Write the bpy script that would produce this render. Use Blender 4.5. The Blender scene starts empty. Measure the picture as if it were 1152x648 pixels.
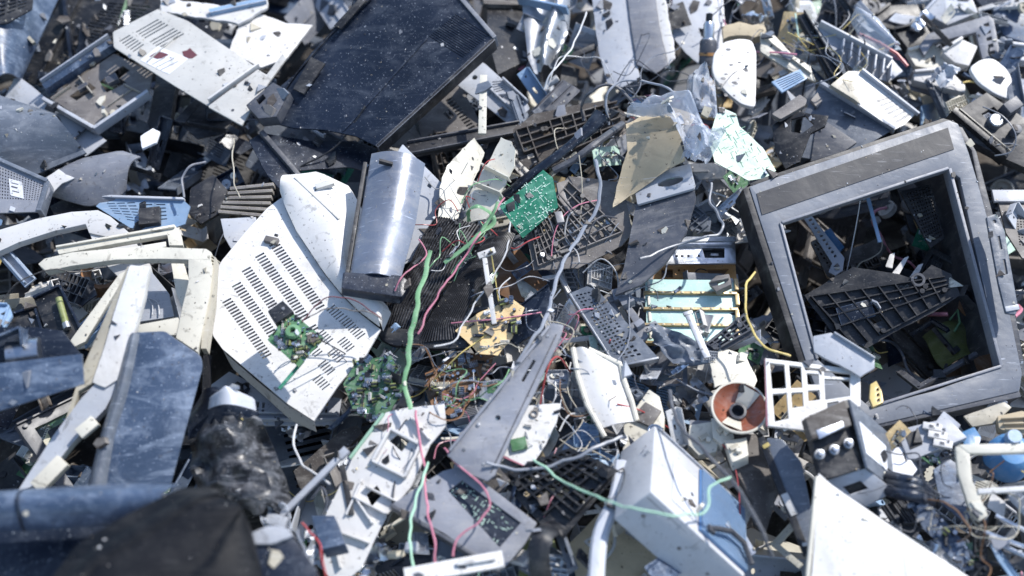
import bpy, bmesh, math, random
from mathutils import Vector, Matrix, noise
from mathutils.geometry import tessellate_polygon
R = math.radians
sc = bpy.context.scene
COL = sc.collection
# ------------------------------------------------------------------ camera
PITCH, SLOPE, DIST = R(44), R(7), 2.3
FP = 50 / 36 * 1152
HX = Vector((1, 0, 0)); HY = Vector((0, math.cos(SLOPE), math.sin(SLOPE))); HN = Vector((0, -math.sin(SLOPE), math.cos(SLOPE)))
O0 = Vector((0, 0, 0.9))
VD = Vector((0, math.cos(PITCH), -math.sin(PITCH))); UP = Vector((0, math.sin(PITCH), math.cos(PITCH)))
CAM = O0 - VD * DIST
def ray(px, py): return (VD * FP + HX * (px - 576) - UP * (py - 324)).normalized()
def P(px, py, h=0):
    d = ray(px, py); return CAM + d * ((O0 + HN * h - CAM).dot(HN) / d.dot(HN))
def topx(w):
    d = w - CAM; z = d.dot(VD); return (576 + FP * d.dot(HX) / z, 324 - FP * d.dot(UP) / z)
cam = bpy.data.objects.new('camera', bpy.data.cameras.new('camera')); COL.objects.link(cam)
cam.location = CAM; cam.rotation_euler = (math.pi / 2 - PITCH, 0, 0)
cam.data.lens = 50; cam.data.sensor_width = 36; cam.data.clip_end = 500
cam.data.dof.use_dof = True; cam.data.dof.focus_distance = 2.22; cam.data.dof.aperture_fstop = 1.9
sc.camera = cam

class Fr:
    """a plane in the heap: centre pixel, height over the heap, slopes to the side (sx) and up the heap (sy)"""
    def __init__(s, px=0, py=0, h=0, sx=0, sy=0, o=None, n=None):
        s.o = P(px, py, h) if o is None else o
        s.n = (HN - HX * sx - HY * sy).normalized() if n is None else n.normalized()
        s.x = (HX - s.n * HX.dot(s.n)).normalized(); s.y = s.n.cross(s.x)
        s.M = Matrix.Translation(s.o) @ Matrix((s.x, s.y, s.n)).transposed().to_4x4(); s.I = s.M.inverted()
    def uv(s, px, py):
        d = ray(px, py); q = CAM + d * ((s.o - CAM).dot(s.n) / d.dot(s.n)) - s.o
        return (q.dot(s.x), q.dot(s.y))
    def q(s, pts): return [s.uv(*p[:2]) for p in pts]
    def w(s, u, v, z=0): return s.o + s.x * u + s.y * v + s.n * z
    def up(s, dz): return Fr(o=s.o + s.n * dz, n=s.n)
class Id(Fr):
    def __init__(s):
        s.o = Vector(); s.n = Vector((0, 0, 1)); s.x = Vector((1, 0, 0)); s.y = Vector((0, 1, 0)); s.M = Matrix(); s.I = Matrix()
    def uv(s, u, v): return (u, v)
F0 = Id()
def S(t): return [tuple(float(c) for c in p.split(',')) for p in t.split()]

# ------------------------------------------------------------------ materials
MATS = {}
def mat(key, name, col, rough=.45, metal=0, dust=.35, spots=.3, scr=.25, var=.2, bump=.15, dcol=(.42, .40, .37), scol=(.045, .035, .025), sc_=1.0, trans=0, alpha=1, jit=.25, speck=None):
    m = bpy.data.materials.new(name); m.use_nodes = True; nt = m.node_tree; N = nt.nodes; L = nt.links
    b = N['Principled BSDF']
    def node(t, **k):
        n = N.new(t)
        for a, v in k.items(): setattr(n, a, v)
        return n
    tc = node('ShaderNodeTexCoord'); oi = node('ShaderNodeObjectInfo')
    mul = node('ShaderNodeMath', operation='MULTIPLY'); L.new(oi.outputs['Random'], mul.inputs[0]); mul.inputs[1].default_value = 41.
    ad = node('ShaderNodeVectorMath', operation='ADD'); L.new(tc.outputs['Object'], ad.inputs[0]); L.new(mul.outputs[0], ad.inputs[1])
    def noi(scale, detail, rough_=.6, dist=0, vec=None):
        n = node('ShaderNodeTexNoise'); n.inputs['Scale'].default_value = scale * sc_; n.inputs['Detail'].default_value = detail
        n.inputs['Roughness'].default_value = rough_; n.inputs['Distortion'].default_value = dist
        L.new(vec or ad.outputs[0], n.inputs['Vector']); return n.outputs[0]
    def mr(src, a, b_, lo, hi):
        n = node('ShaderNodeMapRange'); n.inputs[1].default_value = a; n.inputs[2].default_value = b_; n.inputs[3].default_value = lo; n.inputs[4].default_value = hi
        L.new(src, n.inputs[0]); return n.outputs[0]
    def mix(f, a, c):
        n = node('ShaderNodeMix', data_type='RGBA'); L.new(f, n.inputs[0])
        for s_, v in ((6, a), (7, c)):
            if isinstance(v, tuple): n.inputs[s_].default_value = (*v, 1)
            else: L.new(v, n.inputs[s_])
        return n.outputs[2]
    big = noi(7, 4); dn = noi(28, 9, .72, .4)
    lo = tuple(c * (1 - var) for c in col); hi = tuple(min(1, c * (1 + var * .6)) for c in col)
    c = mix(mr(big, .35, .65, 0, 1), lo, hi)
    hsv = node('ShaderNodeHueSaturation'); L.new(c, hsv.inputs['Color']); L.new(mr(oi.outputs['Random'], 0, 1, 1 - jit, 1 + jit * .5), hsv.inputs['Value']); c = hsv.outputs[0]
    mps = node('ShaderNodeMapping'); mps.inputs['Rotation'].default_value = (.2, .1, 1.1); mps.inputs['Scale'].default_value = (9, 34, 9); L.new(ad.outputs[0], mps.inputs[0])
    sm = noi(1, 7, .68, 1.2, mps.outputs[0]); c = mix(mr(sm, .52, .74, 0, min(.6, dust * .9)), c, dcol)
    dsrc = mr(dn, .50, .78, 0, dust * .8)
    fine = mr(noi(260, 3, .7), .63, .70, 0, min(1, dust * 1.5) if speck is None else speck)
    mx = node('ShaderNodeMath', operation='MAXIMUM'); L.new(dsrc, mx.inputs[0]); L.new(fine, mx.inputs[1]); df = mx.outputs[0]
    c = mix(df, c, dcol)
    if spots > 0:
        c = mix(mr(noi(48, 6, .65, .8), .60, .68, 0, spots), c, scol)
        c = mix(mr(noi(150, 3, .6), .66, .69, 0, min(1, spots * 1.6)), c, scol)
        c = mix(mr(noi(9, 8, .7, 1.5), .55, .75, 0, spots * .7), c, tuple(x * 2.2 for x in scol))
    if scr > 0:
        for rz, s2 in ((.5, 22), (-.9, 30), (2.0, 26)):
            mp = node('ShaderNodeMapping'); mp.inputs['Rotation'].default_value = (0, 0, rz); mp.inputs['Scale'].default_value = (s2, 330, s2)
            L.new(ad.outputs[0], mp.inputs[0])
            n = noi(1, 2, .5, .3, mp.outputs[0])
            c = mix(mr(n, .70, .76, 0, scr), c, tuple(min(.75, x * 2 + .22) for x in col))
    L.new(c, b.inputs['Base Color'])
    b.inputs['Metallic'].default_value = metal
    rr = node('ShaderNodeMath', operation='ADD'); L.new(df, rr.inputs[0]); rr.use_clamp = True
    L.new(mr(big, .3, .7, rough * .75, rough * 1.2), rr.inputs[1]); L.new(rr.outputs[0], b.inputs['Roughness'])
    bm_ = node('ShaderNodeBump'); bm_.inputs['Strength'].default_value = bump; bm_.inputs['Distance'].default_value = .004
    L.new(dn, bm_.inputs['Height']); b2 = node('ShaderNodeBump'); b2.inputs['Strength'].default_value = .5; b2.inputs['Distance'].default_value = .006; L.new(noi(11, 3, .5, .5), b2.inputs['Height']); L.new(bm_.outputs[0], b2.inputs['Normal']); L.new(b2.outputs[0], b.inputs['Normal'])
    if trans: b.inputs['Alpha'].default_value = .38; b.inputs['Roughness'].default_value = .1; b.inputs['Coat Weight'].default_value = 1
    if alpha < 1: b.inputs['Alpha'].default_value = alpha
    if key == 'KM': b.inputs['Specular IOR Level'].default_value = .2
    MATS[key] = m; return m
mat('W', 'white_plastic', (.585, .575, .56), dust=.35, spots=.5, dcol=(.5, .47, .42), var=.08, scr=.15, jit=.12)
mat('W2', 'clean_white_plastic', (.66, .645, .62), rough=.42, dust=.35, spots=.4, dcol=(.46, .43, .38), var=.05, scr=.1, jit=.03)
mat('C', 'yellowed_plastic', (.62, .59, .50), dust=.35, spots=.5, dcol=(.5, .45, .36), var=.1, scr=.12, jit=.12)
mat('B', 'beige_plastic', (.46, .42, .33), dust=.35, spots=.5, var=.2, jit=.25)
mat('T', 'tan_dirty_plastic', (.52, .43, .29), dust=.5, spots=.5, dcol=(.5, .42, .3), var=.2, rough=.7)
mat('PG2', 'warm_pale_grey_plastic', (.50, .49, .46), rough=.5, dust=.3, spots=.35, var=.12, jit=.1)
mat('LG', 'pale_blue_grey_plastic', (.41, .43, .47), rough=.4, dust=.3, spots=.3, var=.12, jit=.15)
mat('G', 'grey_plastic', (.20, .21, .24), dust=.35, spots=.3, var=.2)
mat('DG', 'dark_grey_plastic', (.065, .07, .085), dust=.3, spots=.2, scr=.35, var=.25)
mat('K', 'black_plastic', (.008, .009, .012), rough=.42, speck=.3, dust=.14, spots=0, scr=.35, var=.3)
mat('KD', 'dusty_black_plastic', (.017, .017, .020), rough=.5, dust=.22, spots=0, scr=.3, var=.3)
mat('LS', 'silver_grey_plastic', (.19, .215, .27), rough=.36, dust=.4, spots=.15, scr=.5, var=.15, metal=.3)
mat('BS', 'blue_ribbed_plastic', (.06, .15, .32), rough=.35, dust=.15, spots=.1)
mat('BT', 'dusty_rubber', (.03, .03, .034), rough=.45, dust=.3, spots=0, scr=.2, var=.3, dcol=(.5, .5, .52))
mat('LW', 'silver_white_plastic', (.50, .505, .52), rough=.4, dust=.3, spots=.3, var=.1)
mat('TB', 'bezel_plastic', (.135, .152, .185), rough=.48, dust=.12, spots=.15, scr=.5, var=.12)
mat('TI', 'bezel_inlay', (.035, .036, .042), rough=.6, dust=.10, spots=.1, scr=.3, var=.15)
mat('KB', 'scuffed_black_plastic', (.014, .015, .018), rough=.35, dust=.4, spots=0, scr=.6, var=.3, dcol=(.45, .46, .5), sc_=1.4)
mat('KM', 'matte_black_plastic', (.006, .007, .010), rough=.6, dust=.04, spots=0, scr=.1, var=.3)
mat('N', 'navy_gloss_plastic', (.006, .011, .024), rough=.34, speck=.55, dust=.10, spots=0, scr=.3, var=.3, dcol=(.4, .45, .52))
mat('BL', 'blue_grey_plastic', (.047, .075, .130), rough=.42, dust=.5, spots=.3, scr=.5, var=.2, dcol=(.4, .48, .6))
mat('SB', 'slate_plastic', (.13, .15, .185), rough=.36, dust=.3, spots=.15, scr=.4, var=.15, dcol=(.5, .52, .55))
mat('BR', 'brown_dusty_plastic', (.06, .05, .044), rough=.65, dust=.45, spots=.3, var=.35)
mat('BG', 'brown_grey_plastic', (.17, .155, .145), rough=.55, dust=.45, spots=.35, var=.25)
mat('SV', 'bare_steel', (.62, .65, .70), rough=.32, metal=1, dust=.3, spots=.3, var=.15)
mat('SD', 'dull_steel', (.38, .40, .43), rough=.45, metal=.85, dust=.4, spots=.4, var=.25)
mat('GO', 'gold_passivated_steel', (.50, .38, .20), rough=.4, metal=.6, dust=.3, spots=.3)
mat('OR', 'orange_brown_steel', (.52, .27, .10), rough=.45, metal=.4, dust=.3, spots=.3)
mat('CU', 'copper_winding', (.36, .12, .07), rough=.35, metal=.4, dust=.5, spots=.6)
mat('PG', 'green_circuit_board', (.02, .19, .11), rough=.4, dust=.3, spots=.3, dcol=(.4, .7, .55), sc_=1.6, var=.3)
mat('PO', 'olive_circuit_board', (.06, .16, .07), rough=.45, dust=.4, spots=.4, dcol=(.4, .5, .4), sc_=1.6)
mat('PM', 'mint_circuit_board', (.42, .58, .48), rough=.45, dust=.5, spots=.3, dcol=(.75, .8, .75), sc_=1.5)
mat('PT', 'tan_circuit_board', (.72, .52, .26), rough=.5, dust=.4, spots=.5, dcol=(.75, .68, .5), sc_=1.5)
mat('MI', 'mint_glass_plate', (.55, .78, .72), rough=.25, dust=.35, spots=.15, dcol=(.8, .85, .8))
mat('CY', 'blue_plastic', (.05, .17, .34), rough=.35, dust=.25, spots=.1)
mat('SK', 'sky_blue_plastic', (.24, .36, .52), rough=.35, dust=.25, spots=.15)
mat('GR', 'green_insulation', (.19, .38, .19), rough=.4, dust=.2, spots=.1, dcol=(.6, .75, .6))
mat('LGr', 'pale_green_insulation', (.36, .58, .42), rough=.4, dust=.15, spots=.1)
mat('RD', 'red_insulation', (.42, .06, .06), rough=.4, dust=.2, spots=.1)
mat('PK', 'pink_insulation', (.55, .20, .27), rough=.4, dust=.2, spots=.1)
mat('YW', 'yellow_insulation', (.75, .58, .2), rough=.4, dust=.15, spots=.1)
mat('YG', 'yellow_green_plastic', (.22, .25, .08), rough=.5, dust=.3, spots=.3)
mat('GY', 'grey_insulation', (.22, .24, .28), rough=.4, dust=.2, spots=.2)
mat('WW', 'white_insulation', (.55, .55, .55), rough=.4, dust=.2, spots=.2)
mat('PA', 'paper_label', (.66, .67, .7), rough=.7, dust=.2, spots=.3, var=.05, scr=0)
mat('INK', 'printed_ink', (.10, .10, .12), rough=.7, dust=.4, spots=0, scr=0)
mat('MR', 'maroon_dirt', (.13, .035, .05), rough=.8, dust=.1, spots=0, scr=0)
mat('WD', 'rust_brown_scrap', (.22, .11, .05), rough=.8, dust=.3, spots=.4, var=.4)
mat('SO', 'soil', (.055, .045, .038), rough=.95, dust=.4, spots=.3, var=.5, scr=0, sc_=.5)
mat('CL', 'clear_plastic', (.62, .66, .74), rough=.1, dust=.0, spots=.0, scr=0, var=.02, bump=.25, trans=1)

# ------------------------------------------------------------------ 2D helpers
def rnd(uv, r, n=4):
    out = []; L_ = len(uv)
    for i in range(L_):
        p = Vector(uv[i]); a = Vector(uv[i - 1]); b = Vector(uv[(i + 1) % L_])
        da, db = a - p, b - p; ra = min(r, da.length * .45, db.length * .45)
        if ra < 1e-5: out.append(tuple(p)); continue
        s, e = p + da.normalized() * ra, p + db.normalized() * ra
        for k in range(n + 1):
            t = k / n; out.append(tuple(s * (1 - t) ** 2 + p * 2 * t * (1 - t) + e * t * t))
    return out
def jag(uv, amp, seed=0, step=.007):
    out = []; rg = random.Random(seed)
    for i in range(len(uv)):
        a = Vector(uv[i]); b = Vector(uv[(i + 1) % len(uv)]); d = b - a; n = max(1, int(d.length / step))
        nn = Vector((-d.y, d.x)).normalized() if d.length > 0 else Vector((0, 0))
        for k in range(n):
            t = k / n; q = a + d * t
            s = noise.noise(Vector((q.x * 35, q.y * 35, seed * 3.1))) * amp * 1.6 + rg.uniform(-.45, .45) * amp
            out.append(tuple(q + nn * (s if k else 0)))
    return out
def circ(u, v, r, n=16, a0=0, asp=1): return [(u + r * math.cos(a0 + 2 * math.pi * k / n), v + r * asp * math.sin(a0 + 2 * math.pi * k / n)) for k in range(n)]
def lerp(a, b, t): return tuple(a[i] + (b[i] - a[i]) * t for i in range(len(a)))
def bil(q, s, t): return lerp(lerp(q[0], q[1], s), lerp(q[3], q[2], s), t)
def cells(q, nc, nr, fx=.6, fy=.6, skip=0, seed=0):
    """nc x nr quads inside the quad q (corners in order)"""
    rg = random.Random(seed); out = []
    for i in range(nc):
        for j in range(nr):
            if rg.random() < skip: continue
            a, b = (i + .5 - fx / 2) / nc, (i + .5 + fx / 2) / nc; c, d = (j + .5 - fy / 2) / nr, (j + .5 + fy / 2) / nr
            out.append([bil(q, a, c), bil(q, b, c), bil(q, b, d), bil(q, a, d)])
    return out
def inside(p, poly):
    c = False; x, y = p
    for i in range(len(poly)):
        a, b = poly[i - 1], poly[i]
        if (a[1] > y) != (b[1] > y) and x < (b[0] - a[0]) * (y - a[1]) / (b[1] - a[1]) + a[0]: c = not c
    return c
def cross_(a, b, c, d):
    o = lambda p, q, r: (q[0] - p[0]) * (r[1] - p[1]) - (q[1] - p[1]) * (r[0] - p[0])
    return o(a, b, c) * o(a, b, d) < 0 and o(c, d, a) * o(c, d, b) < 0
def clash(h, g):
    return inside(h[0], g) or inside(g[0], h) or any(cross_(h[i - 1], h[i], g[j - 1], g[j]) for i in range(len(h)) for j in range(len(g)))
def resample(pts, n):
    pts = [Vector(p) for p in pts]; d = [0]
    for a, b in zip(pts, pts[1:]): d.append(d[-1] + (b - a).length)
    out = []; j = 0
    for k in range(n + 1):
        t = d[-1] * k / n
        while j < len(d) - 2 and d[j + 1] < t: j += 1
        out.append(pts[j].lerp(pts[j + 1], (t - d[j]) / max(1e-9, d[j + 1] - d[j])))
    return out
def smooth(pts, k=6):
    pts = [Vector(p) for p in pts]; out = []
    for i in range(len(pts) - 1):
        p0 = pts[max(0, i - 1)]; p1 = pts[i]; p2 = pts[i + 1]; p3 = pts[min(len(pts) - 1, i + 2)]
        for j in range(k):
            t = j / k
            out.append(.5 * ((2 * p1) + (p2 - p0) * t + (2 * p0 - 5 * p1 + 4 * p2 - p3) * t * t + (3 * p1 - 3 * p2 + p3 - p0) * t ** 3))
    out.append(pts[-1]); return out

class MB:
    def __init__(s, m='W'): s.v = []; s.f = []; s.mi = []; s.ms = []; s.m(m)
    def m(s, k):
        if k not in s.ms: s.ms.append(k)
        s.c = s.ms.index(k); return s
    def add(s, vs, fs):
        o = len(s.v); s.v += [Vector(x) for x in vs]; s.f += [tuple(i + o for i in f) for f in fs]; s.mi += [s.c] * len(fs); return s
    def plate(s, F, outer, holes=(), th=.003, z=0, j=0, r=0, bend=None, maxe=None, seed=0, px=True):
        """a sheet of real thickness: top at z over the plane, outline and holes cut through"""
        uv = F.q(outer) if px else [tuple(p[:2]) for p in outer]
        if r: uv = rnd(uv, r)
        if j: uv = jag(uv, j, seed)
        hq = [(F.q(h) if px else list(h)) for h in holes]
        if len(hq) > 1:
            ok = []; gr = {}
            for h in hq:
                if not all(inside(p, uv) for p in h): continue
                cx, cy = sum(p[0] for p in h) / len(h), sum(p[1] for p in h) / len(h); k = (round(cx / .02), round(cy / .02))
                near = [g for a in (-1, 0, 1) for b in (-1, 0, 1) for g in gr.get((k[0] + a, k[1] + b), ())]
                if any(clash(h, g) for g in near): continue
                gr.setdefault(k, []).append(h); ok.append(h)
            hq = ok
        loops = [uv] + hq
        loops = [[Vector((p[0], p[1], 0)) for p in l] for l in loops]
        tris = tessellate_polygon(loops); pts = [p for l in loops for p in l]
        bm = bmesh.new(); bv = [bm.verts.new(p) for p in pts]
        for t in tris:
            a, b, c = (pts[i] for i in t)
            ar = (b - a).cross(c - a).z
            if abs(ar) < 1e-12: continue
            try: bm.faces.new([bv[i] for i in (t if ar > 0 else t[::-1])])
            except ValueError: pass
        if maxe:
            for _ in range(7):
                es = [e for e in bm.edges if e.calc_length() > maxe]
                if not es: break
                bmesh.ops.subdivide_edges(bm, edges=es, cuts=1); bmesh.ops.triangulate(bm, faces=[f for f in bm.faces if len(f.verts) > 3])
        bmesh.ops.delete(bm, geom=[v for v in bm.verts if not v.link_faces], context='VERTS')
        bm.verts.index_update(); n = len(bm.verts)
        zz = [z + (bend(v.co.x, v.co.y) if bend else 0) for v in bm.verts]
        top = [F.w(v.co.x, v.co.y, zz[i]) for i, v in enumerate(bm.verts)]
        bot = [F.w(v.co.x, v.co.y, zz[i] - th) for i, v in enumerate(bm.verts)]
        fs = [tuple(v.index for v in f.verts) for f in bm.faces] + [tuple(v.index + n for v in reversed(f.verts)) for f in bm.faces]
        for e in bm.edges:
            if len(e.link_faces) == 1:
                l = e.link_loops[0]; a, b = l.vert.index, l.link_loop_next.vert.index
                fs.append((b, a, a + n, b + n))
        bm.free(); return s.add(top + bot, fs)
    def loft(s, F, A, B, zf, nt=12, ns=16, th=.003, px=True, j=0, seed=0):
        """curved sheet between two outlines; zf(t across, s along) = height"""
        A, B = (F.q(A), F.q(B)) if px else (A, B)
        A = resample([Vector(p) for p in A], ns); B = resample([Vector(p) for p in B], ns); vs = []; rg = random.Random(seed)
        jj = [(rg.uniform(-j, j), rg.uniform(-j, j)) for _ in range(nt + 1)]
        for layer in (0, -th):
            for k in range(ns + 1):
                for t in range(nt + 1):
                    q = A[k].lerp(B[k], t / nt)
                    if j and k in (0, ns): q = q + (A[1] - A[0]).normalized() * jj[t][0 if k else 1]
                    vs.append(F.w(q.x, q.y, zf(t / nt, k / ns) + layer))
        w = nt + 1; n = w * (ns + 1); fs = []
        ax = (A[1] - A[0]); bx = (B[0] - A[0]); fl = ax.x * bx.y - ax.y * bx.x > 0
        def fa(*q): fs.append(q if fl else q[::-1])
        for k in range(ns):
            for t in range(nt):
                a = k * w + t; fa(a, a + w, a + w + 1, a + 1); fa(a + n, a + n + 1, a + w + n + 1, a + w + n)
        for k in range(ns):
            a = k * w; fa(a, a + n, a + w + n, a + w); a += nt; fa(a, a + w, a + w + n, a + n)
        for t in range(nt):
            fa(t, t + 1, t + 1 + n, t + n); a = ns * w + t; fa(a, a + n, a + 1 + n, a + 1)
        return s.add(vs, fs)
    def bar(s, F, a, b, w, z0, z1, px=True):
        a, b = (Vector(F.uv(*a[:2])), Vector(F.uv(*b[:2]))) if px else (Vector(a), Vector(b))
        d = (b - a).normalized(); n = Vector((-d.y, d.x)) * w / 2
        c = [a - n, b - n, b + n, a + n]
        return s.add([F.w(p.x, p.y, z0) for p in c] + [F.w(p.x, p.y, z1) for p in c], [(3, 2, 1, 0), (4, 5, 6, 7)] + [(i, (i + 1) % 4, (i + 1) % 4 + 4, i + 4) for i in range(4)])
    def box(s, F, c, su, sv, z0, z1, a=0, px=True):
        c = F.uv(*c) if px else c; d = Vector((math.cos(a), math.sin(a))) * su / 2; c = Vector(c)
        return s.bar(F, c - d, c + d, sv, z0, z1, px=False)
    def cyl(s, F, c, r, z0, z1, n=14, px=True, r2=None):
        c = F.uv(*c) if px else c; r2 = r if r2 is None else r2
        return s.add([F.w(*p, z0) for p in circ(*c, r, n)] + [F.w(*p, z1) for p in circ(*c, r2, n)], [tuple(range(n))[::-1], tuple(range(n, 2 * n))] + [(i, (i + 1) % n, (i + 1) % n + n, i + n) for i in range(n)])
    def ring(s, F, c, prof, n=28, px=True):
        """lathe: prof = [(radius, z)...] about the plane's normal"""
        c = F.uv(*c) if px else c; m = len(prof)
        vs = [F.w(c[0] + r * math.cos(2 * math.pi * k / n), c[1] + r * math.sin(2 * math.pi * k / n), z) for k in range(n) for r, z in prof]
        return s.add(vs, [(k * m + i, ((k + 1) % n) * m + i, ((k + 1) % n) * m + i + 1, k * m + i + 1) for k in range(n) for i in range(m - 1)])
    def tube(s, pts, r, n=7, flat=1):
        pts = [Vector(p) for p in pts]; m = len(pts); vs = []; up = HN.copy(); r_ = r
        for i, p in enumerate(pts):
            d = (pts[min(m - 1, i + 1)] - pts[max(0, i - 1)]).normalized()
            x = d.cross(up); x = x.normalized() if x.length > 1e-4 else Vector((1, 0, 0)); y = x.cross(d)
            rr = r_(i / (m - 1)) if callable(r_) else r_
            vs += [p + x * rr * math.cos(2 * math.pi * k / n) + y * rr * flat * math.sin(2 * math.pi * k / n) for k in range(n)]
        fs = [(i * n + k, i * n + (k + 1) % n, (i + 1) * n + (k + 1) % n, (i + 1) * n + k) for i in range(m - 1) for k in range(n)]
        fs += [tuple(range(n))[::-1], tuple(range((m - 1) * n, m * n))]
        return s.add(vs, fs)
    def mesh(s, name, F, bev=0, ang=38):
        me = bpy.data.meshes.new(name); me.from_pydata([F.I @ v for v in s.v], [], s.f)
        for k in s.ms: me.materials.append(MATS[k])
        me.polygons.foreach_set('material_index', s.mi)
        me.validate()
        bm = bmesh.new(); bm.from_mesh(me)
        bmesh.ops.remove_doubles(bm, verts=bm.verts, dist=1e-5)
        bmesh.ops.recalc_face_normals(bm, faces=bm.faces)
        if bev:
            bmesh.ops.dissolve_limit(bm, angle_limit=R(1), verts=bm.verts, edges=bm.edges)
            es = [e for e in bm.edges if len(e.link_faces) == 2 and e.calc_face_angle(0) > R(50)]
            if len(es) < 3500:
                bmesh.ops.bevel(bm, geom=es, offset=bev, segments=2, profile=.6, affect='EDGES', clamp_overlap=True)
            bmesh.ops.triangulate(bm, faces=[f for f in bm.faces if len(f.verts) > 4])
        bm.to_mesh(me); bm.free()
        me.polygons.foreach_set('use_smooth', [True] * len(me.polygons)); me.set_sharp_from_angle(angle=R(ang))
        return me

# ------------------------------------------------------------------ things
LM = []            # landmarks for the labels of the small scrap: (px, py, words)
def props(o, label=None, cat=None, group=None, kind=None):
    for k, v in (('label', label), ('category', cat), ('group', group), ('kind', kind)):
        if v: o[k] = v
    return o
def link(name, me, M, parent=None):
    o = bpy.data.objects.new(name, me); COL.objects.link(o)
    if parent is not None: o.parent = parent
    if M is not None: o.matrix_world = M
    return o
def solo(name, label, cat, mb, F, bev=.0008, group=None, lm=None, at=None):
    o = props(link(name, mb.mesh(name, F, bev), F.M), label, cat, group)
    if lm: x, y = topx(F.o); LM.append((x, y, lm))
    return o
class Thing:
    def __init__(s, name, label, cat, F, group=None, lm=None):
        s.F = F; s.e = props(link(name, None, F.M), label, cat, group); s.e.empty_display_size = .05
        if lm: x, y = topx(F.o); LM.append((x, y, lm))
    def part(s, name, mb, bev=.0008, label=None, parent=None):
        o = bpy.data.objects.new(name, mb.mesh(name, s.F, bev) if isinstance(mb, MB) else mb); COL.objects.link(o); o.parent = parent or s.e
        if label: o['label'] = label
        return o
def wire(label, pts, r, m, name='wire', cat='wire', group=None, k=6, flat=1, n=7):
    """a bent cable through pixels given with heights"""
    w = smooth([P(*p) for p in pts], k); r0 = r * .66; w = [p + noise.noise_vector(p * 45) * .0035 for p in w]; r = (lambda t: r0 * (1 + .28 * noise.noise(Vector((t * 14, r0 * 999, 1))))); F = Fr(o=w[len(w) // 2], n=HN)
    return solo(name, label, cat, MB(m).tube(w, r, n, flat), F, 0, group)
# electronic components, local meshes made once
CM = {}
def comp_meshes():
    def a(k, name, mb, bev=0): CM.setdefault(k, []).append((name, mb.mesh(name, F0, bev)))
    for c, r, h in (('K', .004, .010), ('CY', .003, .008), ('BR', .006, .013)):
        a('cap', 'capacitor', MB(c).cyl(F0, (0, 0), r, 0, h, 12).m('SV').cyl(F0, (0, 0), r * .8, h, h + .0005, 12))
    for w, l in ((.008, .012), (.014, .014), (.007, .02)):
        m = MB('K').box(F0, (0, 0), w, l, .0008, .0032); m.m('SV')
        n = int(l / .0025)
        for i in range(n):
            for s_ in (-1, 1): m.box(F0, (s_ * (w / 2 + .0012), -l / 2 + (i + .5) * l / n), .0028, .0009, 0, .0012)
        a('chip', 'chip', m)
    for c in ('W', 'C', 'K'):
        m = MB(c).box(F0, (0, 0), .02, .006, 0, .007)
        m.m('DG')
        for i in range(6): m.box(F0, (-.0075 + i * .003, 0), .0016, .0036, .007, .0074)
        a('con', 'connector', m)
    for c in ('T', 'SK', 'B'):
        a('res', 'resistor', MB(c).tube([Vector((-.004, 0, .002)), Vector((.004, 0, .002))], .0013, 7).m('SV').tube([Vector((-.007, 0, .0003)), Vector((-.006, 0, .002)), Vector((.006, 0, .002)), Vector((.007, 0, .0003))], .0004, 5))
    m = MB('SV').box(F0, (0, 0), .022, .012, 0, .002)
    for i in range(5): m.box(F0, (-.009 + i * .0045, 0), .0014, .012, .002, .014)
    a('sink', 'heat_sink', m)
    m = MB('YG').box(F0, (0, 0), .014, .012, .001, .012); m.m('K').box(F0, (0, 0), .018, .005, 0, .014); a('trf', 'transformer', m)
comp_meshes()
def populate(parent, uv, n, seed, kinds=('cap', 'chip', 'con', 'res', 'res', 'sink', 'trf'), scale=1, z=0):
    rg = random.Random(seed); xs = [p[0] for p in uv]; ys = [p[1] for p in uv]; k = t = 0; got = []
    while k < n and t < n * 30:
        t += 1; p = (rg.uniform(min(xs), max(xs)), rg.uniform(min(ys), max(ys)))
        if not inside(p, uv) or any((p[0] - g[0]) ** 2 + (p[1] - g[1]) ** 2 < (.009 * scale) ** 2 for g in got): continue
        got.append(p); nm, me = rg.choice(CM[rg.choice(kinds)])
        o = bpy.data.objects.new(nm, me); COL.objects.link(o); o.parent = parent
        o.location = (*p, z); o.rotation_euler = (rg.uniform(-.15, .15), rg.uniform(-.15, .15), rg.choice([0, math.pi / 2, .3, rg.uniform(0, 6)])); s_ = scale * rg.uniform(.7, 1.2); o.scale = (s_, s_, s_); k += 1
def pcb(label, F, outer, m='PG', n=14, seed=0, name='circuit_board', cat='circuit board', kinds=('cap', 'chip', 'con', 'res', 'res', 'sink', 'trf'), j=.0008, scale=1, lm=None, group=None, px=True):
    T = Thing(name, label, cat, F, group, lm)
    T.part('board', MB(m).plate(F, outer, th=.0016, j=j, seed=seed, px=px), 0)
    populate(T.e, F.q(outer), n, seed, kinds, scale); return T
def plate(name, label, cat, F, outer, m, holes=(), th=.003, j=0, r=0, bend=None, maxe=None, seed=0, bev=.0008, lm=None, group=None, ribs=(), rh=.006, rw=.002):
    mb = MB(m).plate(F, outer, holes, th, 0, j, r, bend, maxe, seed)
    for a, b in ribs: mb.bar(F, a, b, rw, -th * .5, rh)
    return solo(name, label, cat, mb, F, bev, group, lm)
# ================================================================== large pieces, upper left
def H(px, py, h=.05, sx=0, sy=0): return Fr(px, py, h, sx, sy)
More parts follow.
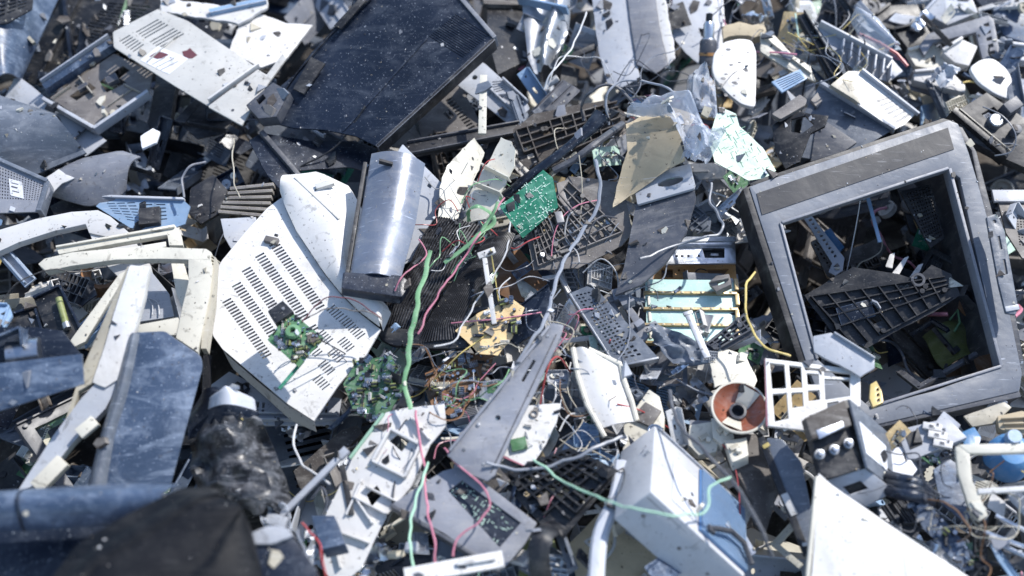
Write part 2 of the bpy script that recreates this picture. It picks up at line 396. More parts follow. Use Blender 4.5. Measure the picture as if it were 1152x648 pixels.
# navy curved housing in the corner
F = H(30, 25, .08, -.35, .25)
solo('curved_housing', 'large glossy navy blue curved housing speckled with dust beside the black ribbed grille', 'housing',
     MB('BL').loft(F, S('-90,-60 -60,40 -20,110'), S('84,-40 60,10 24,90'), lambda t, s: .05 * math.sin(math.pi * t) , 14, 10, .004), F, .0, lm='the navy curved housing')
F = H(2, 6, .14, -.1, .2)
plate('slotted_grille', 'small black slotted grille over the edge of the navy curved housing', 'grille', F, S('-40,-40 40,-30 36,10 8,26 -40,30'), 'K', cells(S('-5,-25 34,-20 30,8 -5,22'), 3, 9, .8, .5))
F = H(105, 50, .03, .1, .2)
mb = MB('K').plate(F, S('84,-30 185,-22 178,16 128,42 58,100 22,90'), cells(S('122,2 172,6 82,88 58,70'), 4, 22, .84, .42), .003, r=.005)
mb.bar(F, (100, -20), (45, 92), .004, 0, .008)
mb.m('N').bar(F, (72, -12), (84, 84), .006, 0, .012)
solo('ribbed_back_cover', 'black ribbed monitor back cover with rows of fine slots behind the olive grey tray', 'back cover', mb, F, .0006, lm='the black ribbed back cover')
# olive grey tray with a raised glossy rim
F = H(112, 98, .07, .1, .25)
T = Thing('device_tray', 'upturned olive grey device tray with cut-outs and a glossy raised rim', 'tray', F, lm='the olive grey tray')
T.part('floor_panel', MB('BG').plate(F, S('56,110 128,60 172,82 168,104 118,140 106,143'), [S('78,108 100,93 108,99 86,113'), S('112,92 138,74 146,79 134,88 142,93 120,104'), S('88,134 96,130 104,138 96,141')], .002, r=.002)
       .m('B').bar(F, (90, 88), (106, 108), .003, 0, .009).bar(F, (60, 112), (80, 98), .002, 0, .006).bar(F, (140, 96), (160, 106), .002, 0, .007).bar(F, (122, 120), (150, 100), .002, 0, .004).cyl(F, (128, 128), .006, 0, .006).cyl(F, (104, 72), .006, 0, .006)
       .m('DG').box(F, (128, 92), .02, .015, 0, .012, .5).box(F, (95, 100), .02, .008, 0, .01, .6))
T.part('side_rim', MB('BL').bar(F, (53, 103), (129, 52), .014, -.004, .016).m('LG').bar(F, (50, 98), (126, 46), .004, -.01, .022))
T.part('front_rim', MB('LG').bar(F, (50, 113), (107, 146), .006, -.012, .010).bar(F, (107, 147), (168, 105), .006, -.012, .010))
T.part('clip', MB('C').box(F, (120, 131), .006, .008, 0, .018))
# bleached printer cover
F = H(215, 70, .13, .05, .12)
T = Thing('printer_cover', 'bleached pale grey printer cover with fine slots and a stained white label', 'cover', F, lm='the bleached printer cover')
T.part('panel', MB('PG2').plate(F, S('127,36 150,24 178,10 212,24 290,77 270,98 234,119 196,96 128,53'), cells(S('136,42 180,17 214,38 168,64'), 4, 1, .0, 0) + cells(S('150,36 178,20 210,38 178,56'), 1, 9, .9, .38) + cells(S('132,46 146,38 164,50 150,60'), 1, 6, .86, .4), .003, r=.004).bar(F, (166, 70), (200, 40), .002, 0, .003))
T.part('ledge', MB('PG2').plate(F.up(.010), S('236,118 290,78 300,84 318,60 322,66 300,96 272,141 234,120'), [], .004, r=.002).m('W').bar(F, (236, 117), (292, 77), .004, 0, .014).m('DG').cyl(F.up(.010), (262, 124), .003, 0, .0006))
lab = T.part('label', MB('PA').plate(F, S('158,68 178,52 212,66 190,84'), [], .0006, z=.0006), 0)
T.part('stain', MB('MR').plate(F, jag(F.q(S('168,64 178,58 190,62 182,66')), .003, 3), [], .0003, z=.001, px=False), 0, parent=lab)
T.part('stain', MB('MR').plate(F, jag(F.q(S('205,58 214,54 222,62 210,66')), .003, 4), [], .0003, z=.0005, px=False), 0, parent=lab)
T.part('printed_line', MB('INK').bar(F, (176, 76), (196, 66), .0012, .0006, .0009).bar(F, (181, 79), (201, 69), .0012, .0006, .0009).bar(F, (171, 73), (186, 65), .0012, .0006, .0009), 0, parent=lab)
# small white panel shaded by the big black shell, strips over it
F = H(295, 50, .10, -.05, .1)
plate('broken_sheet', 'white broken flat panel with small marks half shaded beneath the big black shell', 'panel', F, S('257,58 277,9 322,26 352,28 322,66 294,76'), 'W2', th=.006, j=.0008, seed=3, lm='the white flat panel')
F = H(240, 8, .12, 0, .1)
solo('broken_strip', 'long white strip with a ragged crumbling edge along the top of the printer cover', 'strip', MB('W').plate(F, S('180,-4 262,8 300,-6 301,8 268,27 182,12'), [], .006, j=.002, seed=5).m('SK').bar(F, (236, 16), (300, 2), .01, -.01, .009), F, lm='the ragged white strip')
F = H(180, 118, .05, .3, .1)
plate('fibre_board_slat', 'dark fibrous slat standing between the olive tray and the printer cover', 'slat', F, S('166,140 176,84 199,90 188,152'), 'KD', th=.012, j=.001, seed=2)
F = H(232, 140, .05, -.1, .1)
T = Thing('mounting_bracket', 'black stepped mounting bracket with torn tabs under the printer cover', 'bracket', F)
T.part('plate', MB('KD').plate(F, S('198,135 224,112 248,122 262,136 250,150 222,156'), [], .003, j=.001, seed=8).bar(F, (205, 140), (255, 150), .003, 0, .012))
T.part('tab', MB('KD').plate(F.up(.014), S('196,136 212,118 220,112 226,116 208,138'), [], .002))
# curved shell and perforated speaker grille at the frame's edge
F = H(45, 150, .09, .1, .3)
solo('curved_shell', 'slate blue curved shell with a soft ridge above the perforated speaker cover', 'shell', MB('SB').loft(F, S('-30,108 -10,104 60,127'), S('-40,200 20,205 97,172'), lambda t, s: .035 * math.sin(math.pi * min(1, t * 1.1)), 12, 12, .004), F, 0, lm='the slate curved shell')
F = H(22, 203, .11, .05, .15)
T = Thing('speaker_cover', 'grey perforated speaker cover carrying a small white sticker', 'speaker cover', F, lm='the perforated speaker cover')
T.part('mesh_panel', MB('G').plate(F, S('-20,172 54,204 56,214 44,238 -20,240'), cells(S('-8,184 50,208 46,226 -8,224'), 18, 10, .5, .5), .003))
T.part('rim', MB('SB').bar(F, (-20, 172), (54, 205), .006, -.01, .006).bar(F, (54, 205), (44, 238), .008, -.02, .004))
lb = T.part('sticker', MB('PA').plate(F, S('10,201 25,205 27,224 12,220'), [], .0008, z=.001), 0)
T.part('printed_line', MB('INK').bar(F, (13, 206), (21, 208), .0015, .001, .0014).bar(F, (13, 210), (20, 212), .0025, .001, .0014).bar(F, (14, 215), (22, 217), .0015, .001, .0014), 0, parent=lb)
F = H(38, 100, .05, .2, .2)
plate('thin_cover_flap', 'thin white grey flap with a cracked tip below the navy curved housing', 'flap', F, S('7,106 16,88 24,88 60,116 56,127 28,120 4,112'), 'LG', th=.002, j=.0006, seed=4)
F = H(98, 150, .03, 0, .2)
plate('broken_corner_piece', 'pale pinkish grey corner piece poking out behind the slate curved shell', 'fragment', F, S('62,126 90,136 120,158 96,176 84,160'), 'LG', th=.003, j=.0008, seed=14)
# oval grey cover
F = H(100, 200, .08, .05, .25)
T = Thing('oval_cover', 'oval grey plastic cover with a snapped white edge lying above the cream frames', 'cover', F, lm='the oval grey cover')
T.part('dome', MB('LG').m('G').loft(F, S('50,206 70,188 92,178 136,169 158,176'), S('46,216 76,226 98,232 128,228 142,212'), lambda t, s: .022 * math.sin(math.pi * t), 12, 16, .003), 0)
T.part('cracked_edge', MB('W').plate(F.up(.024), S('42,214 54,198 66,190 74,196 84,200 70,206 58,218 44,220'), [], .003, j=.001, seed=6))
F = H(168, 160, .10)
plate('broken_shard', 'small whitish green shard standing upright under the printer cover', 'shard', F, S('158,153 172,144 180,148 176,160 160,167'), 'PA', th=.005, j=.0008, seed=21)
# ------------------------------------------------------------------ the big black shell
F = H(430, 75, .17, .12, .35)
T = Thing('monitor_shell', 'big glossy black monitor shell speckled with white dust, a block of louvres at its corner', 'monitor shell', F, lm='the big black shell')
hol = cells(S('512,15 552,40 521,66 481,41'), 1, 15, .96, .32)
T.part('side_panel', MB('N').plate(F, S('284,132 300,110 330,85 395,10 402,-30 503,-34 556,43 423,164 400,153 366,146 330,144'), hol, .004))
T.part('louvre_backing', MB('K').plate(F, S('510,10 556,40 522,70 477,43'), [], .002, z=-.012), 0)
T.part('stepped_ledge', MB('K').m('N').plate(F, S('296,128 330,92 398,14 402,-30 424,-32 420,0 352,62 306,128'), [], .006, z=.010).m('KD').plate(F, S('378,34 404,6 402,-20 412,-22 414,6 386,38'), [], .004, z=.016).plate(F, S('332,104 352,68 368,76 344,110'), [], .004, z=.014))
T.part('corner_block', MB('KD').m('DG').plate(F, S('282,127 312,101 331,112 316,140 296,142'), [S('294,121 301,115 304,119 297,126')], .03, z=.028, r=.002))
T.part('ridge', MB('N').bar(F, (480, 44), (386, 148), .003, 0, .0022))
T.part('edge_lip', MB('G').bar(F, (503, -20), (557, 43), .007, -.03, .004).m('KD').bar(F, (556, 44), (424, 165), .006, -.03, .002))
# grey mottled panel with slots beneath it
F = H(485, 130, .06, .1, .2)
plate('smoke_stained_sheet', 'smoke stained grey panel with a column of short slots under the big black shell', 'panel', F, S('427,163 440,145 495,96 503,90 514,88 545,146 520,168 462,168'), 'BG', cells(S('500,112 508,108 538,146 530,150'), 1, 12, .9, .5), .003, lm='the stained grey panel')
F = H(548, 100, .10, .1, .25)
T = Thing('hinge_bracket', 'pale blue hinge bracket with a round hole and a little louvred vent', 'bracket', F, lm='the pale blue bracket')
T.part('plate', MB('LG').plate(F, S('514,95 537,67 546,72 566,90 592,114 596,122 576,142 548,120'), [F.q([(534, 87)]) and [topx(F.w(u, v)) for u, v in circ(*F.uv(534, 87), .005, 10)]] + cells(S('552,88 566,88 572,100 554,106'), 1, 6, .85, .45), .004, r=.002))
T.part('rib', MB('LG').bar(F, (548, 98), (584, 132), .003, 0, .008).bar(F, (566, 90), (594, 116), .003, 0, .010).bar(F, (556, 108), (578, 106), .002, 0, .006))
F = H(544, 117, .16, .0, .3)
mb = MB('C').plate(F, S('540,84 548,84 547,150 538,150'), [], .006)
for y in (96, 104, 112, 124, 132, 142): mb.m('B').cyl(F, (543.5, y), .0018, 0, .0008, 8)
solo('perforated_strip', 'cream perforated plastic strip lying upright across the pale blue bracket', 'strip', mb, F, .0005)
F = H(520, 160, .10, .0, .1)
solo('long_bar', 'long dark grey channel bar between the stained panel and the cream broken shells', 'bar', MB('KD').bar(F, (458, 168), (584, 143), .026, -.01, 0).m('DG').bar(F, (458, 161), (584, 138), .003, 0, .006).bar(F, (462, 174), (588, 149), .003, 0, .006), F, lm='the long dark channel bar')
# blue black folded cover
F = H(345, 178, .09, -.15, .15)
T = Thing('folded_cover', 'blue black folded cover with a grey ridge, squeezed under the big black shell', 'cover', F, lm='the blue black folded cover')
T.part('panel', MB('N').plate(F, S('280,158 294,149 345,158 400,158 426,168 412,192 392,188 330,192 318,216 300,196'), [], .003, j=.0008, seed=3))
T.part('ridge', MB('DG').bar(F, (294, 151), (346, 212), .008, 0, .010))
# dark box and steel fold at the top
F = H(585, 40, .08, -.2, -.1)
T = Thing('equipment_box', 'dark brown equipment box with a flared lid at the top of the heap', 'box', F, lm='the dark equipment box')
T.part('body', MB('KD').plate(F, S('548,-20 602,-20 604,62 560,84 548,40'), [], .10))
T.part('lid', MB('BR').plate(F.up(.012), S('540,-30 606,-30 606,6 544,4'), [], .010))
F = H(610, 40, .12, .25, .1)
solo('bent_steel_sheet', 'wrinkled blue steel sheet hanging over the side of the dark equipment box', 'metal sheet', MB('SD').loft(F, S('586,-10 590,30 594,66 602,84'), S('642,-10 640,10 632,45 626,66'), lambda t, s: .02 * math.sin(t * 9 + s * 4) * t, 20, 20, .002, j=.004, seed=3).m('SK').bar(F, (584, 4), (640, 16), .004, 0, .02), F, 0)
# cream broken shells
F = H(518, 208, .14, -.35, .3)
T = Thing('broken_shell', 'cream broken plastic shell split in two halves, dirty on its right half', 'shell', F, lm='the cream broken shell')
T.part('half_shell', MB('C').plate(F, S('491,247 497,205 503,186 521,166 536,151 551,163 540,190 528,214 520,232 515,250'), [], .003, j=.0016, seed=4, bend=lambda u, v: -6 * (u + .02) ** 2, maxe=.02), 0)
F2 = H(552, 208, .15, .35, .1)
mb = MB('C').plate(F2, S('514,249 526,216 540,196 552,178 564,155 577,162 582,172 581,190 566,212 556,232 546,246'), [], .003, j=.002, seed=9, bend=lambda u, v: 5 * u * abs(u), maxe=.02)
for a, b in (((545, 190), (575, 205)), ((536, 210), (566, 222))): mb.bar(F2, a, b, .002, .0, .016)
T.part('half_shell', mb, 0, 'dirty cream half shell with cross ribs')
# silver roll and pale blue plate
F = H(470, 235, .12, .1, .25)
plate('flat_cover', 'pale blue flat cover plate tucked behind the glossy rolled steel sheet', 'cover', F, S('442,178 453,162 498,207 492,230 478,285 450,300'), 'LG', th=.003, r=.002, holes=[S('482,206 486,209 484,212 480,209')])
F = H(432, 248, .17, -.12, .2)
T = Thing('rolled_cover', 'glossy slate rolled cover like a half pipe with a slot near its top', 'cover', F, lm='the glossy rolled cover')
T.part('rolled_sheet', MB('LS').loft(F, S('418,172 406,240 393,312'), S('478,186 468,250 450,318'), lambda t, s: .030 * math.sin(math.pi * (t * .8 + .06)) - .008, 18, 14, .003), 0)
T.part('slot', MB('K').bar(F, (426, 190), (441, 194), .004, .018, .027), 0)
T.part('collar', MB('N').plate(F.up(.016), S('386,306 452,310 462,318 452,334 384,324'), [], .024, r=.003))
T.part('side_strip', MB('KD').bar(F, (411, 182), (390, 310), .006, -.02, .0))
# ------------------------------------------------------------------ big white slotted shell
F = H(330, 335, .11, .05, .15)
def shellb(u, v): return -.55 * max(0, (u * u + v * v) ** .5 - .10) ** 2 * 1.6
seam = S('316,219 322,236 334,262 350,286 366,310 384,332 404,352 428,370')
face = S('233,350 234,318 250,292 276,260 300,232') + seam + S('412,398 396,414 380,432 352,470 322,452 288,424 250,392 240,378')
hs = []
for i, (ox, oy, n) in enumerate(((308, 274, 25), (292, 287, 28), (277, 303, 27), (266, 320, 24), (255, 338, 21))):
    for k in range(n):
        x, y = ox + k * 2.25, oy + k * 3.1
        if k in (24, 25): continue
        hs.append([(x - 5.4, y + 2.0), (x + 4.6, y - 3.3), (x + 5.7, y - 1.5), (x - 4.3, y + 3.8)])
for (x0, y0) in ((372, 350), (396, 372), (384, 386), (373, 398), (360, 378), (348, 392), (362, 412), (386, 362), (356, 428), (338, 404)):
    if 300 < x0 < 345 and y0 > 380: continue
    for k in range(5):
        x, y = x0 + k * 2.5, y0 + k * 2.4 - 4
        hs.append([(x - 5.0, y + 3.2), (x + 4.2, y - 3.6), (x + 5.2, y - 2.4), (x - 4.0, y + 4.4)])
T = Thing('monitor_housing', 'large white monitor housing with rows of cooling slots and a curved shoulder', 'monitor housing', F, lm='the large white slotted housing')
T.part('slotted_face', MB('W2').plate(F, face, hs, .0035, bend=shellb), 0)
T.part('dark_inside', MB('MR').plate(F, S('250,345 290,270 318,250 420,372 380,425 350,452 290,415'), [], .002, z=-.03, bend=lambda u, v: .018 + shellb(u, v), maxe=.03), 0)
sh = S('316,219 319,206 330,194 352,190 372,198 392,212 404,226') 
T.part('shoulder', MB('W2').loft(F, seam, S('322,198 356,189 392,206 407,232 400,268 394,300 440,346 430,368'), lambda t, s: .004 + .018 * math.sin(math.pi * min(1, t * .9 + .1)) - .05 * max(0, t - .75), 12, 26, .004), 0)
T.part('shoulder_step', MB('C').m('W').bar(F, (358, 220), (378, 214), .010, .018, .026).bar(F, (334, 208), (384, 255), .003, .016, .023))
T.part('side_wall', MB('W').loft(F, S('233,350 250,393 288,426 322,454 352,471'), S('236,356 253,399 290,431 322,460 351,473'), lambda t, s: -.006 - t * .03, 4, 16, .004), 0)
T.part('clip', MB('DG').m('BG').box(F, (306, 272), .022, .01, -.001, .007, -.3).m('K').box(F, (312, 268), .006, .004, .007, .010, -.3))
# flap at its lower side (bluish vent panel)
F = H(300, 448, .02, .05, .1)
plate('louvred_sheet', 'pale blue vent panel with slots showing under the white slotted housing', 'vent panel', F, S('228,440 258,418 300,440 384,448 380,478 262,478'), 'LG', cells(S('330,440 372,446 368,470 326,468'), 8, 2, .5, .8) + cells(S('262,448 300,452 298,468 260,466'), 6, 2, .5, .8), .004, ribs=[((262, 474), (382, 474)), ((262, 466), (380, 468))], rh=.008)
# small circuit board on the housing
F = H(333, 381, .165, .12, .1)
T = pcb('small olive circuit board crowded with parts lying on the white slotted housing', F, S('301,382 327,350 364,381 336,413'), 'PO', 70, 4, lm='the small olive circuit board', scale=.45)
T.part('coil', MB('GR').ring(F, (331, 376), [(.006, .0), (.010, .002), (.012, .007), (.010, .011), (.005, .012), (.004, .006)], 16), 0)
T.part('black_module', MB('K').plate(F.up(.008), S('301,350 318,338 330,350 310,364'), [], .016, r=.001))
F = H(328, 423, .150, .0, .1)
solo('teal_strip', 'thin teal plastic strip hanging below the small olive circuit board', 'strip', MB('PG').bar(F, (341, 405), (314, 437), .005, -.003, 0), F, .0005)
# ------------------------------------------------------------------ ribbed belt
def belt(name, label, A, B, F, m, bow, n=17, lm=None):
    mb = MB(m)
    mb.loft(F, A, B, lambda t, s: bow * math.sin(math.pi * s) + .0042 * (1 if int(t * n * 2 + .25) % 2 else 0) + .006 * math.sin(math.pi * t), n * 4, 18, .004)
    return solo(name, label, 'belt', mb, F, 0, lm=lm)
belt('ribbed_belt', 'wide ribbed black rubber belt bent over itself in the middle of the heap', S('426,374 436,340 462,300 478,262 490,244'), S('470,386 476,372 500,330 518,290 540,254'), H(480, 320, .10, .1, .35), 'BT', .01, lm='the ribbed black belt')
belt('ribbed_belt', 'second ribbed belt length passing under the pink wire beside the tan circuit board', S('468,388 478,370 510,320 540,280 556,262'), S('524,382 518,366 540,326 572,288 580,264'), H(525, 322, .115, .1, .30), 'BT', .012)
F = H(452, 360, .095, .1, .3)
plate('belt_holder', 'dark rounded holder at the folded lower end of the ribbed belt', 'holder', F, S('424,366 470,372 526,372 528,392 480,392 440,388 426,380'), 'K', th=.012, r=.008)
# ================================================================== middle
F = H(594, 230, .15, .15, .35)
T = pcb('bright green circuit board, solder side up, leaning near the top of the black hose', F, S('562,232 588,212 611,191 622,200 628,233 588,268'), 'PG', 0, 1, j=0, lm='the bright green circuit board')
mb = MB('PM'); rg = random.Random(5); uv = F.q(S('562,232 611,191 622,200 628,233 588,268'))
for k in range(230):
    p = (rg.uniform(-.05, .05), rg.uniform(-.05, .05))
    if inside(p, uv):
        if rg.random() < .6: mb.cyl(F, p, .0011, 0, .0012, 6, px=False)
        else:
            a = rg.choice([.6, .6 + math.pi / 2]); l = rg.uniform(.004, .014); mb.box(F, p, l, .0008, 0, .0004, a, px=False)
T.part('solder_joints', mb, 0)
# brown ribbed trays
def ribtray(label, F, outer, q, nc, nr, m='BR', hgt=.012, holes=.3, seed=1, lm=None, name='ribbed_tray', cat='tray', w=.002, th=.003):
    rg = random.Random(seed); T = Thing(name, label, cat, F, None, lm)
    T.part('base_panel', MB(m).plate(F, outer, [c for c in cells(q, nc, nr, .62, .62) if rg.random() < holes], th, j=.0008, seed=seed), 0)
    mb = MB(m)
    for i in range(nc + 1):
        if rg.random() < .9: mb.bar(F, bil(q, i / nc, 0), bil(q, i / nc, 1 if rg.random() < .7 else .6), w, -.001, hgt * rg.uniform(.7, 1))
    for j in range(nr + 1):
        if rg.random() < .9: mb.bar(F, bil(q, 0 if rg.random() < .7 else .3, j / nr), bil(q, 1, j / nr), w, -.0015, hgt * rg.uniform(.7, 1) - .0007)
    T.part('ribs', mb, 0)
    for k in range(max(3, nc * nr // 10)): T.part('boss', MB(m).cyl(F, bil(q, rg.random(), rg.random()), .004, 0, hgt + .002, 10), 0)
    return T
ribtray('dusty brown moulded tray with square ribbed cells behind the black hose', H(625, 158, .11, .0, .4), S('577,146 600,128 650,118 684,112 704,128 700,150 640,178 600,196 584,180'), S('580,148 694,116 700,146 596,190'), 9, 5, seed=2, lm='the dusty brown ribbed tray')
ribtray('brown slotted moulding with many thin fins between the green board and the bent bracket', H(652, 255, .115, .1, .3), S('592,262 640,198 700,205 712,262 700,276 650,302 600,304'), S('598,262 640,206 700,262 606,300'), 16, 6, 'BG', .008, .6, seed=6, w=.0016, lm='the brown finned moulding')
F = H(648, 222, .13, -.1, .2)
T = Thing('motor_plate', 'grey hexagonal moulded plate set in the brown finned moulding', 'plate', F)
T.part('rim', MB('G').m('BG').plate(F, S('626,206 652,198 672,206 670,232 654,244 640,240 630,226'), [S('634,210 652,205 665,211 663,229 652,237 643,233 637,222')], .008, r=.002))
T.part('recess', MB('G').plate(F, S('630,208 652,202 668,208 666,230 653,240 641,236 633,224'), [], .003, z=-.006))
T.part('lug', MB('G').box(F, (629, 246), .012, .02, -.004, .006, .2).cyl(F, (661, 205), .003, 0, .008))
solo('black_hose', 'thick blue black hose with a frayed flared end crossing the brown ribbed tray', 'hose',
     MB('N').tube(smooth([P(566, 222, .12), P(600, 195, .15), P(634, 170, .17), P(660, 148, .18), P(677, 130, .19)], 5), lambda t: .0085 + .010 * max(0, t - .6) ** 1.0 * 2, 12, .7), H(620, 180, .15), 0, lm='the thick blue black hose')
solo('split_conduit', 'grey split conduit curving down beside the thick blue black hose', 'conduit',
     MB('DG').tube(smooth([P(622, 192, .15), P(645, 180, .16), P(672, 160, .17), P(700, 140, .14)], 6), .006, 9), H(650, 170, .16), 0)
# tan dirty plate + transparent bag
F = H(738, 178, .19, -.1, .35)
solo('dirty_flap', 'tan dirt caked plastic flap with a pointed lower tip beneath the clear bag', 'flap', MB('T').plate(F, S('706,134 722,126 744,114 782,130 772,150 762,168 768,186 744,196 716,212 692,227 696,204 706,170'), [], .003, j=.001, seed=4, bend=lambda u, v: .02 * math.sin(u * 30) * .6 + .012 * math.sin(v * 40 + 1), maxe=.012), F, .0, lm='the tan dirty flap')
def crumple(label, F, A, B, m='CL', amp=.012, seed=0, nt=16, ns=18, name='clear_bag', cat='plastic bag', th=.0006, lm=None):
    def z(t, s): return amp * (noise.noise(Vector((t * 2.6 + seed, s * 2.6, seed))) * 1.6 + .45 * abs(noise.noise(Vector((t * 6, s * 6, seed)))))
    return solo(name, label, cat, MB(m).loft(F, A, B, z, nt, ns, th, j=.003, seed=seed), F, 0, lm=lm)
crumple('crumpled clear plastic bag draped over the tan dirty flap', H(762, 155, .225, .1, .3), S('705,132 742,128 782,180'), S('728,112 776,110 812,158'), amp=.034, nt=34, ns=36, lm='the clear plastic bag')
crumple('torn clear plastic film hooked on the side of the round ended white cover', H(790, 110, .20, .2, .2), S('768,118 774,90 792,70'), S('808,136 806,112 804,88'), amp=.02, seed=5, name='plastic_film', cat='plastic film')
crumple('crumpled translucent cup wall lying against the mint circuit board', H(790, 160, .21, -.2, .3), S('766,180 770,160 780,140'), S('798,182 806,165 815,150'), amp=.02, seed=9, name='broken_cup', cat='cup')
# bent bracket
F = H(735, 268, .15, .35, .05)
T = Thing('bent_bracket', 'bent slate bracket, scratched web coloured dark as in shade, white flange with a rounded hole', 'bracket', F, lm='the bent slate bracket')
T.part('web', MB('SB').m('DG').plate(F, S('716,228 780,206 783,224 772,262 750,294 722,320 692,332 702,300'), [], .004, bend=lambda u, v: .10 * max(0, u) ** 1.5, maxe=.03), 0)  # web darker than the flange: shade of its facing put into the colour
T.part('flange', MB('LG').plate(F.up(.008), S('714,214 720,198 776,184 782,208 780,212 717,230'), [[topx(F.up(.008).w(u, v)) for u, v in circ(*F.up(.008).uv(754, 204), .021, 14, 0, .42)]], .005, r=.003))
# mint circuit board
F = H(835, 165, .15, -.15, .3)
T = pcb('pale mint circuit board covered in corroded tracks beside the clear plastic bag', F, S('797,158 806,128 814,122 828,128 832,142 858,166 873,192 862,200 842,203 804,182'), 'PM', 4, 8, j=.0006, lm='the pale mint circuit board')
mb = MB('PG'); rg = random.Random(9); uv = F.q(S('800,158 808,130 826,130 858,168 870,192 842,200 806,180'))
for k in range(260):
    p = (rg.uniform(-.09, .09), rg.uniform(-.07, .07))
    if inside(p, uv): mb.box(F, p, rg.uniform(.002, .014), .0009, 0, .0005, rg.choice([.5, 2.0]) + rg.uniform(-.1, .1), px=False)
T.part('tracks', mb, 0)
# silver drive front, orange panel, pale boards in the deck
F = H(790, 284, .08, .0, .1)
T = Thing('drive_bay', 'bare steel drive bay front with round sockets and a square cut-out above the orange panel', 'drive bay', F, lm='the steel drive bay')
T.part('face_plate', MB('SV').plate(F, S('752,283 770,270 827,270 828,296 748,297'), [S('790,279 815,279 815,290 793,290')] + [[topx(F.w(u, v)) for u, v in circ(*F.uv(x, 288), .0022, 8)] for x in (761, 767, 774, 786)], .004))
T.part('socket', MB('K').plate(F, S('789,278 816,278 816,291 792,291'), [], .003, z=-.008).m('SD').box(F, (804, 286), .014, .006, -.006, -.001))
T.part('flap', MB('SD').plate(F.up(.012), S('760,272 772,266 828,266 828,271 770,272'), [], .004))
F = H(785, 305, .05, .0, .1)
T = Thing('drive_chassis', 'orange brown steel chassis panel with small dark holes under the steel drive bay', 'chassis', F, lm='the orange chassis panel')
T.part('panel', MB('OR').plate(F, S('740,298 827,296 829,316 733,318'), [S('795,303 820,303 812,312 798,310'), S('744,303 757,303 757,312 744,312')] + [[topx(F.w(u, v)) for u, v in circ(*F.uv(x, 304), .002, 8)] for x in (764, 770, 784)], .003))
T.part('backing', MB('WD').plate(F, S('738,299 828,298 829,318 732,320'), [], .003, z=-.012), 0)
for i, (y0, y1, x0, x1) in enumerate(((316, 328, 726, 829), (332, 346, 726, 830), (350, 364, 727, 830), (368, 384, 728, 830))):
    F = H(778, (y0 + y1) / 2, .085 - .006 * i, 0, .12)
    T = Thing('glass_strip', ['topmost', 'second', 'third', 'lowest'][i] + ' mint tinted strip of the gold edged stack below the orange chassis panel', 'glass strip', F, 'mint strips stacked in the gold deck', lm='the mint strips' if i == 1 else None)
    T.part('pane', MB('MI').plate(F, [(x0, y0 - 2), (x1, y0 - 1), (x1, y1 + 1), (x0, y1 + 1)], [], .004))
    mb = MB('GO').bar(F, (x0 - 2, y1 + 1.5), (x1, y1 + 2.5), .0042, -.006, .003)
    mb.m('B')
    for k in range(9): mb.box(F, (x0 + 8 + k * 11, y1 + 2), .004, .003, .003, .004)
    T.part('gold_rail', mb, .0004)
    T.part('end_clip', MB('GO').box(F, (x1 - 1, (y0 + y1) / 2), .006, .02, -.004, .007))
    T.part('end_clip', MB('C').box(F, (x0 + 4, (y0 + y1) / 2), .004, .016, 0, .003))
F = H(813, 322, .11, .3, .2)
solo('crushed_connector', 'crushed grey connector block resting on the upper mint strip', 'connector', MB('BG').plate(F, S('797,318 806,310 820,308 822,320 806,328'), [S('806,315 814,312 815,318 808,321')], .014, j=.0006).bar(F, (800, 318), (820, 314), .003, 0, .006), F, .0006)
# slotted plates
F = H(690, 368, .115, .1, .25)
T = Thing('slotted_plate', 'blue grey steel plate full of small slots slanting down to the crumpled sheet', 'plate', F, lm='the slotted steel plate')
T.part('plate', MB('SD').m('SB').plate(F, S('641,330 660,322 672,326 740,402 716,408 693,412'), cells(S('646,331 668,326 712,384 690,396'), 5, 18, .6, .5, .12, 3) + cells(S('694,396 712,386 724,400 702,404'), 3, 3, .6, .5), .003))
T.part('edge_flange', MB('SD').bar(F, (641, 331), (693, 413), .003, -.012, .003).bar(F, (693, 413), (741, 403), .003, -.012, .003))
F = H(708, 358, .10, .2, .1)
T = Thing('card_guide', 'grey stepped card guide behind the slotted steel plate', 'guide', F)
T.part('rail', MB('BG').m('G').plate(F, S('682,334 698,330 716,352 730,378 716,390 704,372'), [S('694,344 700,342 712,362 706,366')], .006, j=.0005))
for x, y, a, b_, c_ in ((706, 342, .02, .014, .4), (720, 368, .014, .01, .6), (694, 336, .01, .02, .2)): T.part('clip', MB('G').box(F, (x, y), a, b_, 0, .013, c_))
crumple('crumpled slate metal foil sheet below the mint strips', H(768, 390, .10, -.1, .3), S('730,364 745,366 790,385 802,402'), S('740,395 756,410 780,412 800,410'), 'SB', .014, 3, name='crumpled_sheet', cat='metal sheet', th=.001, lm='the crumpled slate sheet')
F = H(784, 372, .13, 0, .2)
solo('flat_rod', 'grey flat rod with a forked tip lying across the lowest mint strip', 'rod', MB('SD').bar(F, (774, 353), (796, 402), .010, -.004, 0).box(F, (774, 352), .014, .006, -.004, .001, .3), F)
ribtray('dark grey relay rack with square cells beside the yellow wire', H(822, 376, .11, .15, .4), S('792,388 837,352 852,368 848,376 808,398 798,398'), S('796,388 837,356 848,370 806,394'), 8, 3, 'DG', .008, .5, 5, name='relay_rack', cat='rack')
